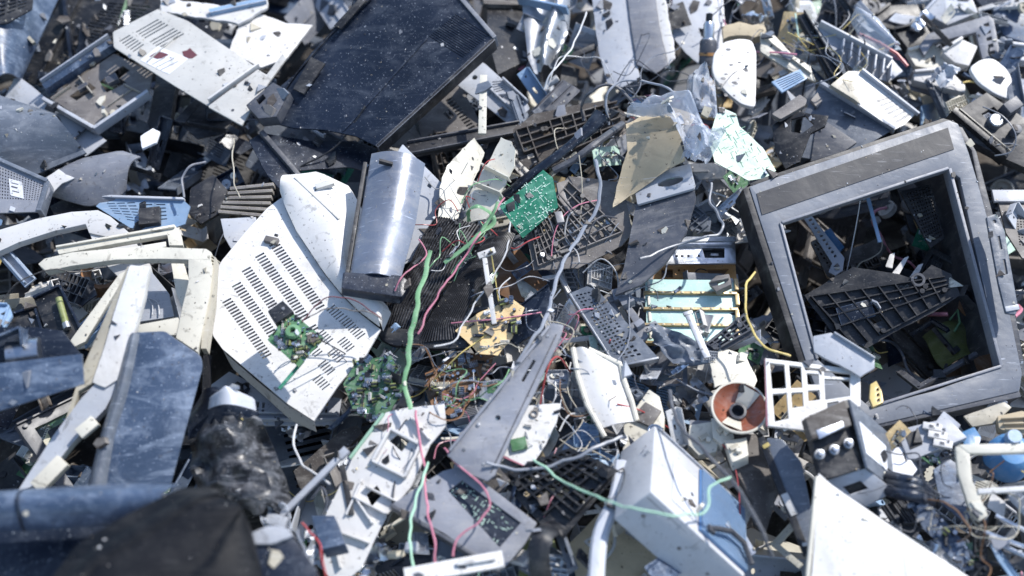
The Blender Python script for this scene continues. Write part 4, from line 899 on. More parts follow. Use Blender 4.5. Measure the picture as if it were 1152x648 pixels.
for i, (x, y, pts, m_, lb) in enumerate(((1052, 72, '1020,58 1050,50 1086,72 1070,82 1030,74', 'C', 'cream flat box lid beneath the empty grey monitor frame'),
        (1050, 92, '1028,82 1068,78 1086,96 1086,104 1060,98 1028,90', 'W', 'white box panel with a folded edge under the cream flat lid'),
        (1090, 60, '1060,58 1082,44 1100,52 1090,74 1074,70', 'W2', 'bright white angled piece inside the empty grey monitor frame'),
        (1128, 52, '1118,48 1180,56 1180,72 1122,64', 'LG', 'long pale blue bar at the right behind the white rounded lid'),
        (1130, 22, '1116,14 1136,4 1170,26 1160,50 1130,40', 'BL', 'blue plastic crate side in the far upper corner'),
        (1070, 12, '1040,14 1062,-10 1092,-6 1100,14 1066,28', 'LG', 'pale cover lying beyond the empty grey monitor frame'),
        (1010, 14, '984,18 1000,6 1040,4 1046,22 1012,34 990,30', 'K', 'black box with a dark top behind the clear domed lens'),
        (1030, 38, '1006,34 1040,26 1050,44 1022,56', 'K', 'black angular piece between the clear lens and the empty monitor frame'),
        (1098, -2, '1080,-20 1150,-20 1152,6 1110,12', 'N', 'dark blue cover at the top edge beyond the pale cover'))):
    F = H(x, y, .07 + .01 * (i % 3), .1 * ((i % 3) - 1), .3)
    solo(('box_lid', 'folded_sheet', 'angled_piece', 'pale_bar', 'crate_side', 'pale_cover', 'black_box', 'angular_piece', 'dark_cover')[i], lb, ('lid', 'panel', 'fragment', 'bar', 'crate', 'cover', 'box', 'fragment', 'cover')[i], MB(m_).plate(F, S(pts), [], .02 if m_ != 'C' else .012, r=.002).bar(F, S(pts)[0], S(pts)[1], .005, 0, .008), F, .001)
# drive mechanism at the right edge
F = H(1115, 140, .10, -.1, .35)
T = Thing('drive_mechanism', 'black drive mechanism with a metal disc and thin loop of wire beside the television bezel', 'drive mechanism', F, lm='the black drive mechanism')
T.part('chassis', MB('KD').plate(F, S('1072,128 1110,104 1160,138 1180,200 1134,180 1096,160'), [S('1104,128 1118,120 1130,132 1118,142')], .02, r=.001))
T.part('rail', MB('K').bar(F, (1070, 126), (1132, 178), .012, -.02, .012).m('B').bar(F, (1076, 126), (1134, 174), .003, .012, .014))
T.part('disc', MB('SD').ring(F, (1118, 138), [(.0, .012), (.010, .012), (.012, .010), (.013, 0)], 20), 0)
T.part('motor', MB('DG').box(F, (1134, 124), .03, .02, 0, .022, .6).cyl(F, (1140, 150), .008, 0, .018))
T.part('wire_loop', MB('GY').tube(smooth([F.w(*F.uv(x, y), z) for x, y, z in ((1100, 126, .02), (1120, 140, .03), (1134, 160, .03), (1132, 176, .02), (1116, 178, .01))], 5), .0012, 6), 0)
F = H(870, 28, .13, .1, .2)
solo('yellow_foam', 'crumbly orange yellow foam lump near the dirty cream cover', 'foam', MB('T').plate(F, S('812,30 826,26 846,28 860,24 862,36 848,42 826,40 814,44'), [], .02, j=.004, seed=2), F, .001)
# ================================================================== left: cream frames
def frame_thing(label, F, segs, w, m, lm=None, h=.012):
    T = Thing('bezel_frame', label, 'frame', F, 'empty bezel frames on the left', lm)
    for i, (a, b, ww) in enumerate(segs):
        T.part('side_bar', MB(m).plate(F, [a[0], b[0], b[1], a[1]], [], h, z=.0006 * i, r=.0006), .0015)
    return T
F = H(90, 262, .11, .1, .15)
T = Thing('bezel_frame', 'white bezel frame with a long arched upper bar and a broad shaded corner', 'frame', F, lm='the arched white frame')
T.part('arched_bar', MB('W').plate(F, S('-40,280 -20,262 0,258 40,246 80,238 110,236 124,243 146,262 128,268 100,262 96,252 60,260 20,273 -30,296'), [], .014), .002)
T.part('corner_plate', MB('W').plate(F, S('100,262 128,267 146,262 168,296 176,330 166,350 140,318 112,290'), [], .006, z=-.004), .001)
F = H(130, 280, .135, .0, .2)
T = Thing('bezel_frame', 'cream double rimmed bezel frame seen above the bowed cream bar', 'frame', F, lm='the cream double rimmed frame')
T.part('upper_bar', MB('C').plate(F, S('62,276 196,252 203,262 206,276 190,276 188,264 130,274 66,286'), [], .012).bar(F, (64, 279), (197, 256), .003, 0, .005), .0015)
T.part('inner_bar', MB('C').m('W').plate(F, S('66,290 130,279 186,270 186,276 70,298'), [], .006, z=-.004), .001)
T.part('side_bar', MB('C').plate(F, S('192,294 206,294 220,340 228,380 214,370 198,330'), [], .010), .0015)
F = H(140, 310, .165, .05, .2)
T = Thing('bezel_frame', 'yellowed bezel frame with a bowed top bar and a stained upright side', 'frame', F, lm='the yellowed bowed frame')
T.part('bowed_bar', MB('C').plate(F, S('43,297 50,291 80,284 130,279 180,278 232,280 238,284 236,292 214,292 180,291 130,292 80,299 52,305'), [], .014, r=.001), .0025)
T.part('upright_bar', MB('C').m('C').plate(F, S('212,290 236,287 239,300 236,330 222,396 198,380 205,346 212,318'), [], .012, r=.001), .0025)
T.part('lower_bar', MB('C').plate(F, S('146,366 200,356 204,366 200,376 150,378'), [], .010, z=-.002), .0015)
T.part('slotted_edge', MB('B').plate(F.up(-.004), S('234,284 243,290 240,340 232,392 226,392'), cells(S('236,286 242,290 240,306 236,306'), 1, 5, .6, .5), .02), 0)
# diagonal white bars in the foreground
F = H(120, 385, .21, -.05, .45)
T = Thing('stepped_bar', 'thick white stepped bar running diagonally towards the lower corner, shade coloured brown on its side', 'bar', F, lm='the thick white diagonal bar')
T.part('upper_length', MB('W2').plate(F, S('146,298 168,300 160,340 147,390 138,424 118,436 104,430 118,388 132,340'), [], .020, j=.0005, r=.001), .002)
T.part('shaded_side', MB('B').plate(F.up(-.004), S('143,300 150,298 120,400 106,430 88,440 78,478 68,490 90,420'), [], .02), .001)  # beige plate puts the shade on the bar's side into its colour
T.part('lower_length', MB('LG').plate(F.up(-.004), S('112,426 138,424 118,460 80,500 44,545 20,552 60,490 90,450'), [], .022, r=.001), .002)
T.part('step_block', MB('C').box(F, (100, 482), .028, .016, 0, .014, .75).box(F, (57, 534), .05, .020, -.008, .010, .85))
T.part('socket', MB('K').box(F, (38, 516), .010, .008, .0, .0012, .8), 0)
F = H(85, 350, .14, 0, .3)
T = Thing('slim_post', 'slim beige post leaning behind the thick white diagonal bar', 'post', F)
T.part('post', MB('C').m('C').plate(F, S('134,308 146,302 96,384 84,390 78,384'), [], .010), .0015)
# dark navy things
F = H(40, 430, .27, .1, .1)
F = Fr(o=P(40, 415, .25), n=(HN * .8 - HY * .5 + HX * .1))
T = Thing('open_box', 'blurred blue grey open box in the near corner with a metal cylinder inside', 'box', F, lm='the blurred blue grey box')
T.part('front_wall', MB('BL').plate(F, S('-30,412 92,398 94,432 -30,472'), [], .008, r=.001), .002)
T.part('inner_wall', MB('N').plate(F.up(-.06), S('-40,368 40,368 70,372 92,400 60,410 -40,420'), [], .006))
F2 = Fr(o=P(30, 398, .24), n=(HN * .9 + HY * .1))
T.part('metal_cylinder', MB('SV').tube([P(10, 402, .22), P(46, 397, .22)], .022, 20), 0)
T.part('top_rim', MB('N').m('BL').bar(F, (-20, 382), (18, 366), .004, -.05, -.02).bar(F, (18, 366), (20, 388), .004, -.06, -.02))
F = H(165, 462, .17, -.1, .45)
T = Thing('slab_cover', 'smooth blue grey slab cover with a highlight coloured along its rounded edge, near the camera', 'cover', F, lm='the smooth blue slab')
T.part('face', MB('BL').m('BL').plate(F, S('148,374 186,372 196,380 226,400 228,412 192,546 150,552 118,548 116,520'), [], .006, r=.006), .002)
T.part('rounded_edge', MB('LG').m('SB').loft(F, S('146,376 128,440 112,490 98,548'), S('158,376 146,440 130,490 120,552'), lambda t, s: .012 * math.sin(math.pi * t) - .002, 8, 12, .004), 0)  # lighter slate than the face, the edge's highlight put into the colour
F = H(90, 570, .27, 0, .15)
T = Thing('tubular_bar', 'blurred blue tubular bar crossing the near lower corner', 'bar', F, lm='the blurred blue tubular bar')
A, B = S('-40,556 60,550 140,546 206,546'), S('-40,600 60,596 120,592 172,586')
T.part('tube', MB('BL').loft(F, A, B, lambda t, s: .03 * math.sin(math.pi * (t * .9 + .05)), 12, 10, .004), 0)
T.part('joint', MB('N').loft(F, S('26,552 29,552'), S('26,598 29,598'), lambda t, s: .0325 * math.sin(math.pi * (t * .9 + .05)), 12, 1, .004), 0)
F = H(190, 610, .28, -.1, .2)
solo('domed_cover', 'black domed cover out of focus at the bottom of the heap', 'cover', MB('KM').loft(F, S('40,680 90,614 150,580 206,552 240,552 262,566'), S('150,760 200,760 260,740 300,700 296,650 284,600'), lambda t, s: .04 * math.sin(math.pi * min(1, t * .8 + .1)) + (.004 if .12 < t < .2 else 0) + (.003 if .55 < t < .6 else 0), 40, 18, .005), F, 0, lm='the black domed cover')
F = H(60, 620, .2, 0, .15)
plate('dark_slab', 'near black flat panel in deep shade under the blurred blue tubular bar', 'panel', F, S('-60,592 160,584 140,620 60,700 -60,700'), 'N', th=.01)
F = H(310, 630, .24, 0, .2)
T = Thing('corner_housing', 'dark blue housing corner with a whitish torn edge beside the black domed cover', 'housing', F, lm='the dark blue housing corner')
T.part('body', MB('N').plate(F, S('276,626 300,606 326,600 356,640 350,680 270,680'), [], .03, r=.001))
T.part('torn_edge', MB('LG').plate(F.up(.006), S('282,600 300,592 322,594 330,602 304,612 286,612'), [], .01, j=.002, seed=6))
F = H(368, 598, .14, .1, .1)
plate('navy_block', 'small square navy block with a bent side near the grey stick', 'block', F, S('350,580 376,580 388,612 362,618'), 'BL', th=.03, r=.001)
for i, (pts, h, lb) in enumerate((('-40,372 40,346 62,420 -40,440', .10, 'black flat panel with a raised border nearest the frame edge'), ('38,336 68,322 92,372 80,392 56,384', .12, 'black flat panel with a small amber glass tube on it'))):
    F = H(*([sum(p[k] for p in S(pts)) / len(S(pts)) for k in (0, 1)]), h, .05, .25)
    T = Thing('flat_sheet', lb, 'panel', F)
    T.part('sheet', MB('K').plate(F, S(pts), [], .004))
    p = S(pts); T.part('border', MB('N').bar(F, p[0], p[1], .004, 0, .006).bar(F, p[1], p[2], .004, 0, .006))
    if i: T.part('glass_tube', MB('YG').tube([F.w(*F.uv(68, 338), .008), F.w(*F.uv(76, 366), .008)], .005, 10).m('SD').tube([F.w(*F.uv(76, 366), .008), F.w(*F.uv(78, 372), .008)], .006, 10), 0)
F = H(22, 305, .07, .2, .2)
solo('blue_channel', 'pale blue long channel sloping down below the arched white frame', 'channel', MB('SK').m('LG').bar(F, (4, 284), (34, 318), .022, -.004, 0).bar(F, (2, 288), (30, 320), .003, 0, .008).bar(F, (10, 282), (38, 314), .003, 0, .008), F)
F = H(108, 350, .04, .1, .2)
ribtray('blue fan grille with parallel bars behind the slim beige post', H(108, 358, .06, .1, .25), S('90,366 128,330 134,350 96,392'), S('92,366 126,334 132,350 98,388'), 2, 7, 'SK', .008, .9, 3, name='fan_grille', cat='grille')
F = H(120, 312, .05, 0, .2)
T = Thing('winding_coil', 'dark copper coil half hidden between the cream frames', 'coil', F)
T.part('winding', MB('WD').ring(F, (118, 308), [(.022, 0), (.026, .012), (.034, .014), (.038, .004), (.038, -.01)], 24), 0)
F = H(2, 352, .2)
plate('tray_corner', 'pale blue tray corner with a raised rim poking in from the frame edge', 'tray', F, S('-30,340 10,342 14,354 4,370 -30,372'), 'SK', th=.006, r=.003, ribs=[((-20, 343), (9, 344)), ((11, 346), (3, 368))])
F = H(160, 336, .10, .1, .2)
solo('cable_box', 'translucent grey box wall with two thin black wires inside the yellowed bowed frame', 'box', MB('LG').plate(F, S('152,302 166,300 190,330 196,356 156,362 150,340'), [], .004).m('K').tube(smooth([F.w(*F.uv(x, y), .004) for x, y in ((163, 334), (172, 344), (172, 356))], 5), .0012, 5).tube(smooth([F.w(*F.uv(x, y), .004) for x, y in ((166, 336), (178, 342), (180, 356))], 5), .0012, 5), F)
# blue vent panel above the frames
F = H(160, 238, .07, .05, .25)
T = Thing('louvred_sheet', 'pale blue panel with staggered slots above the cream frames', 'vent panel', F, lm='the pale blue slotted panel')
T.part('sheet', MB('LG').m('SK').plate(F, S('108,232 118,222 206,225 214,232 208,252 180,262 146,256'), cells(S('118,228 152,226 164,252 132,246'), 3, 7, .8, .35, .1, 3) + cells(S('158,228 188,228 190,248 166,250'), 2, 5, .7, .35, .1, 4), .003))
T.part('black_block', MB('KD').box(F, (170, 246), .034, .03, 0, .012, .1), .001)
T.part('rim', MB('LG').bar(F, (116, 222), (208, 225), .004, -.004, .006))
F = H(276, 238, .07, .1, .3)
mb = MB('B').m('BG')
for k in range(6): mb.bar(F, (246 + k * 3, 238 - k * 4.5), (302 + k * 1.5, 243 - k * 6.5), .005, -.004, .002 + k * .002)
solo('cooling_fins', 'stack of thin grey cooling fins stepped like stairs beside the white slotted housing', 'fins', mb, F, .0004, lm='the stepped cooling fins')
F = H(268, 262, .075, -.1, .2)
plate('lilac_plate', 'pale plate with a notched edge under the stepped cooling fins', 'plate', F, S('248,246 288,244 290,262 278,276 262,282 252,266'), 'LG', th=.004, j=.0006, seed=2)
F = H(234, 232, .05, .1, .2)
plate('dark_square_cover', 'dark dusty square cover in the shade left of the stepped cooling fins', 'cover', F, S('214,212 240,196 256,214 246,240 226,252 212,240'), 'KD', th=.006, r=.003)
F = H(84, 240, .05, .1, .2)
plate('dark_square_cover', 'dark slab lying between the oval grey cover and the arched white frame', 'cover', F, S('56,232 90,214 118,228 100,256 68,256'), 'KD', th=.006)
# crumpled bucket
F = H(268, 505, .13, .0, .35)
T = Thing('crumpled_bucket', 'crumpled black bucket with a torn rim and white scuffs beside the smooth blue slab', 'bucket', F, lm='the crumpled black bucket')
def bz(t, s): return .035 * math.sin(math.pi * t) + .030 * noise.noise(Vector((t * 4, s * 4, 2)))
T.part('wall', MB('KB').loft(F, S('212,494 216,530 226,560 240,590'), S('292,466 306,500 322,540 330,574'), bz, 18, 16, .004, j=.008, seed=5), 0)
T.part('inner_wall', MB('N').loft(F.up(-.04), S('212,494 210,470 224,448'), S('292,466 282,450 262,440'), lambda t, s: .04 * math.sin(math.pi * t) * s, 14, 10, .003), 0)
T.part('pale_flap', MB('LG').loft(F, S('234,460 236,446 248,442'), S('288,462 286,448 268,440'), lambda t, s: .03 * math.sin(math.pi * t), 12, 8, .003), 0)
F = H(340, 548, .12, .1, .3)
solo('grey_stick', 'thin pale grey stick with a broken lower end near the crumpled black bucket', 'stick', MB('G').m('LG').bar(F, (300, 596), (388, 508), .009, -.004, .002).box(F, (386, 510), .016, .012, -.004, .003, .8).box(F, (312, 586), .03, .016, -.004, .006, -.3), F, lm='the pale grey stick')
F = H(318, 585, .10, .1, .2)
crumple('crumpled milky film beside the lower end of the pale grey stick', F, S('294,580 300,600 320,610'), S('312,566 326,572 330,596'), 'CL', .02, 2, name='plastic_film', cat='plastic film')
F = H(370, 470, .03, .1, .2)
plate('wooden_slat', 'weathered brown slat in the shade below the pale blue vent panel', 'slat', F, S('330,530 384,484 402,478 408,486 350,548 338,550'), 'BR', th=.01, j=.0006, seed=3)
F = H(425, 425, .10, .1, .3)
pcb('grey green circuit board packed with tiny parts touching the white slotted housing corner', F, S('386,432 400,406 440,400 456,432 440,462 420,474 398,464'), 'PO', 95, 7, scale=.5, lm='the grey green circuit board')
F = H(507, 415, .06, .1, .3)
pcb('rusty circuit fragment heaped with components and wires left of the long grey arm', F, S('478,420 520,396 556,400 540,440 512,470 486,460'), 'WD', 80, 17, scale=.55, name='circuit_fragment', cat='circuit fragment')
# right lower
F = H(1112, 545, .15, .1, .3)
T = Thing('rectangular_frame', 'cream white rectangular frame with a crossbar at the lower right', 'frame', F, lm='the cream rectangular frame')
T.part('side_bar', MB('C').plate(F, S('1075,502 1090,500 1094,540 1112,580 1102,586 1092,576 1078,532'), [], .012), .0015)
T.part('top_bar', MB('C').plate(F, S('1078,500 1124,499 1180,500 1180,508 1120,510 1090,510'), [], .012, z=.001), .0015)
T.part('crossbar', MB('W').bar(F, (1100, 553), (1180, 548), .007, -.006, .002))
F = H(1124, 512, .08, 0, .2)
T = Thing('blue_housing', 'shiny blue round housing behind the cream rectangular frame', 'housing', F, lm='the shiny blue round housing')
T.part('dome', MB('CY').ring(F, (1136, 512), [(0, .02), (.02, .018), (.03, .008), (.034, -.02)], 24), 0)
T.part('cap', MB('SK').ring(F, (1134, 500), [(0, .032), (.010, .032), (.012, .02)], 16), 0)
F = H(1062, 535, .08, 0, .2)
plate('tinted_sheet', 'translucent blue tinted panel left of the cream rectangular frame', 'panel', F, S('1050,528 1068,516 1090,530 1100,572 1086,588 1058,566'), 'BL', th=.003, r=.001)
F = H(1094, 490, .08)
plate('blue_shell', 'bright blue lid piece under the television bezel', 'lid', F, S('1082,486 1096,480 1104,492 1098,510 1086,512'), 'CY', th=.006, r=.002)
F = H(1050, 585, .10, .1, .3)
T = pcb('narrow blue circuit strip with relays near the corner of the white triangular panel', F, S('1018,558 1032,552 1086,612 1096,640 1084,642 1040,596'), 'BL', 30, 6, scale=.6, name='circuit_strip', cat='circuit strip', lm='the blue circuit strip')
F = H(1022, 552, .12, 0, .2)
T = Thing('conduit_bundle', 'bundle of three fat blue black conduits leaving the dark power unit', 'conduits', F, lm='the blue black conduits')
for k in range(3): T.part('conduit', MB('N').tube(smooth([P(1000, 536 + k * 8, .11), P(1016, 540 + k * 8, .13), P(1032, 544 + k * 7, .13), P(1046, 556 + k * 4, .10)], 5), .0085, 10), 0)
F = H(1004, 520, .08)
plate('paper_tag', 'white card tag with a dark red mark beside the dark power unit', 'tag', F, S('1000,506 1014,502 1032,528 1022,540 1002,534'), 'PA', th=.002, j=.0005, seed=2)
F = H(1098, 610, .06, .1, .3)
ribtray('black perforated rail standing below the cream rectangular frame', H(1104, 615, .09, .2, .3), S('1094,586 1108,584 1112,650 1096,650'), S('1096,588 1107,588 1110,646 1098,646'), 2, 9, 'K', .006, .8, 3, name='perforated_rail', cat='rail')
for k, (a, b) in enumerate((((1106, 598), (1170, 622)), ((1112, 606), (1170, 634)), ((1120, 580), (1160, 600)))):
    F = H(*a, .10, 0, .2)
    solo('steel_rod', ['thin steel rod, uppermost of the three crossing the perforated rail', 'thin steel rod, middle one of the three crossing the perforated rail', 'thin steel rod just under the crossbar of the cream frame'][k], 'rod', MB('SV').tube([P(*a, .10), P(*b, .10)], .003, 8), F, 0)
F = H(1010, 578, .05, .1, .3)
ribtray('dark heat sink comb squeezed between the white triangle and the blue circuit strip', F, S('990,570 1016,560 1040,590 1030,606 1004,590'), S('992,570 1016,562 1036,590 1006,590'), 9, 1, 'DG', .014, 0, 2, name='heat_sink', cat='heat sink')
F = H(1138, 478, .07, .1, .2)
plate('pinkish_block', 'pinkish beige ribbed block below the television bezel at the right edge', 'block', F, S('1122,468 1150,462 1170,470 1170,490 1140,488 1124,482'), 'T', th=.02, r=.002, ribs=[((1126, 472), (1160, 470)), ((1128, 478), (1160, 477)), ((1130, 484), (1160, 484))])
F = H(1110, 462, .06, .1, .2)
plate('olive_slat', 'olive brown slat partly under the lower bar of the television bezel', 'slat', F, S('1084,468 1130,452 1138,458 1120,476 1094,480'), 'B', th=.006, j=.0005, seed=4)
# ================================================================== named wires
wire('bright green flat strap hanging across the ribbed belt down to the circuit debris', [(484, 283, .20), (476, 315, .19), (469, 345, .19), (463, 375, .18), (459, 405, .17), (456, 432, .16), (462, 460, .15)], .0052, 'GR', 'strap', 'strap', flat=.25)
wire('green tape looped above the ribbed black belt beside the bright green circuit board', [(528, 248, .19), (526, 236, .22), (538, 232, .23), (552, 240, .21), (556, 250, .20), (540, 262, .20), (522, 280, .19), (500, 296, .18)], .0055, 'GR', 'green_tape', 'tape', flat=.3)
wire('thick green tie running diagonally near the bright green circuit board', [(560, 228, .22), (552, 244, .21), (540, 262, .20)], .004, 'GR', 'green_tape', 'tape', flat=.4)
wire('pink wire crossing the ribbed belt from the bright green board downwards', [(568, 222, .20), (540, 262, .20), (522, 290, .185), (500, 320, .18), (482, 350, .18), (470, 375, .175)], .0022, 'PK')
wire('bunch of pink wires dropping over the off-white chassis panel', [(468, 460, .14), (470, 490, .13), (478, 530, .12), (480, 570, .13), (488, 608, .14), (490, 636, .13)], .0024, 'PK')
wire('red wire bowing around the dark glass panel of the display frame', [(500, 505, .13), (522, 528, .14), (545, 552, .14), (549, 572, .14), (536, 590, .14), (514, 606, .14), (510, 625, .14)], .0022, 'PK')
wire('pale green wire hanging straight over the display frame rim', [(482, 520, .13), (474, 545, .13), (464, 575, .13), (462, 600, .13), (466, 640, .13)], .0028, 'LGr')
wire('pale green wire sweeping from the keyboard tray across the white equipment box', [(600, 517, .15), (630, 538, .16), (665, 556, .20), (710, 572, .25), (765, 580, .25), (792, 574, .24), (800, 548, .23), (822, 536, .20)], .0024, 'LGr')
wire('grey cable under the white circuit board curving up to the curved guard', [(545, 520, .15), (580, 528, .14), (620, 524, .14), (660, 508, .15), (700, 490, .14)], .0035, 'GY')
wire('thick grey cable looping from the clear bag down to the long grey arm', [(668, 180, .2), (676, 205, .19), (672, 230, .18), (655, 262, .17), (636, 290, .17), (624, 325, .17), (616, 355, .17), (600, 382, .185), (580, 410, .19)], .0045, 'GY')
wire('pale grey cable reaching from the bent bracket back to the television bezel', [(720, 292, .17), (762, 276, .16), (790, 268, .17), (808, 264, .17), (812, 250, .17), (800, 230, .16), (802, 205, .17)], .0035, 'GY')
wire('black cable arch over the brown ribbed tray', [(656, 135, .16), (656, 112, .20), (672, 98, .22), (690, 96, .22), (705, 106, .21), (716, 124, .20)], .004, 'DG')
wire('grey cable arch nested inside the black one beside the clear bag', [(686, 140, .18), (682, 108, .22), (700, 92, .23), (730, 92, .23), (750, 100, .24), (762, 110, .24)], .003, 'GY')
wire('white wire curling over the scuffed blue white panel', [(612, 100, .17), (624, 78, .19), (640, 60, .19), (650, 40, .19), (660, 15, .17)], .0022, 'WW')
wire('yellow wire hooked around the relay rack beside the television bezel', [(848, 306, .14), (839, 325, .16), (840, 352, .16), (850, 376, .15), (868, 394, .15), (890, 401, .14)], .0026, 'YW')
wire('pale wire hanging below the pale blue vent panel', [(333, 478, .10), (331, 500, .11), (338, 520, .11), (350, 530, .11), (372, 544, .11)], .0024, 'WW')
wire('red wire at the bottom beside the navy block', [(340, 590, .17), (352, 602, .19), (362, 618, .2), (366, 650, .2)], .002, 'RD')
wire('grey wire beside the red one at the bottom', [(334, 596, .18), (340, 612, .2), (348, 630, .2), (352, 655, .2)], .0035, 'GY')
wire('dark grey wires leaving the small olive circuit board over the slots', [(340, 362, .17), (352, 345, .18), (372, 334, .19), (396, 336, .18), (410, 346, .17), (430, 358, .16)], .0014, 'MR')
wire('thin brown wire from the small olive board to the ribbed belt', [(342, 358, .17), (362, 348, .17), (390, 348, .17), (414, 352, .17), (432, 360, .16)], .0014, 'BG')
wire('pink wire winding down by the flat grey collar of the rolled cover', [(472, 270, .16), (478, 285, .16), (468, 300, .16), (450, 314, .17), (444, 328, .16)], .0018, 'PK')
wire('white wire crossing the tan circuit board', [(574, 250, .14), (570, 280, .15), (556, 310, .14), (530, 350, .14), (510, 384, .14), (488, 390, .15)], .002, 'WW')
wire('thin black wire along the upper edge of the arched white frame', [(0, 340, .2), (20, 320, .2), (50, 304, .2), (90, 306, .18), (118, 300, .17)], .0015, 'K')
wire('brown wire dangling by the folded blue black cover', [(262, 155, .12), (262, 180, .12), (264, 205, .12), (270, 222, .11)], .0018, 'B')
wire('dark cable curling between the oval cover and the dark square cover', [(206, 222, .1), (206, 200, .11), (216, 186, .12), (232, 182, .11)], .003, 'G')
wire('black cable running over the corner of the white box beside its ribbed panel', [(752, 440, .16), (764, 476, .17), (790, 505, .2), (815, 530, .2), (836, 560, .2), (858, 600, .2), (868, 625, .18)], .0042, 'DG')
wire('orange brown wire arching on the blue circuit strip', [(1040, 562, .12), (1064, 566, .15), (1086, 586, .15), (1090, 604, .14), (1078, 610, .12)], .002, 'WD')
wire('dark loop of wire over the shaded slat beside the chassis panel', [(350, 560, .13), (362, 548, .14), (368, 560, .14), (364, 580, .13)], .0025, 'DG')
# tufts of copper and red wire at fixed places
def tangle(label, cx, cy, h, r, n, cols, seed, name='wire_tangle'):
    rg = random.Random(seed); F = H(cx, cy, h); T = Thing(name, label, 'wires', F)
    for i in range(n):
        a = rg.uniform(0, 6.28); pts = []; x, y = 0, 0
        for k in range(6):
            a += rg.uniform(-1.3, 1.3); x += r * .45 * math.cos(a); y += r * .45 * math.sin(a); pts.append(F.w(x, y, rg.uniform(-.01, .03)))
        T.part('wire', MB(rg.choice(cols)).tube(smooth(pts, 5), rg.uniform(.0006, .0012), 5), 0)
for a in (('tangle of pink, copper and white wires between the long grey arm and the curved guard', 622, 425, .10, .055, 16, ['PK', 'WD', 'WW', 'GY', 'B'], 1),
          ('tangle of red, black and green wires at the foot of the green strap', 482, 450, .11, .05, 14, ['PK', 'GR', 'K', 'GY', 'WD'], 2),
          ('tangle of white and grey wires under the green tape', 530, 252, .14, .05, 12, ['WW', 'GY', 'GR', 'RD'], 3),
          ('tangle of grey cables around the dark equipment box and the scuffed panel', 680, 110, .12, .09, 12, ['GY', 'DG', 'WW', 'B'], 4),
          ('tangle of pale wires near the yellow foam lump', 885, 30, .12, .09, 14, ['WW', 'YW', 'GY', 'DG'], 5),
          ('tangle of brown wires over the blue circuit strip', 1066, 576, .12, .05, 10, ['WD', 'B', 'DG'], 6),
          ('tangle of grey wires left of the bent slate bracket', 640, 320, .10, .07, 12, ['GY', 'WW', 'DG'], 7),
          ('tangle of pink wires under the white circuit board', 605, 500, .08, .07, 14, ['PK', 'WW', 'B'], 8)): tangle(*a)

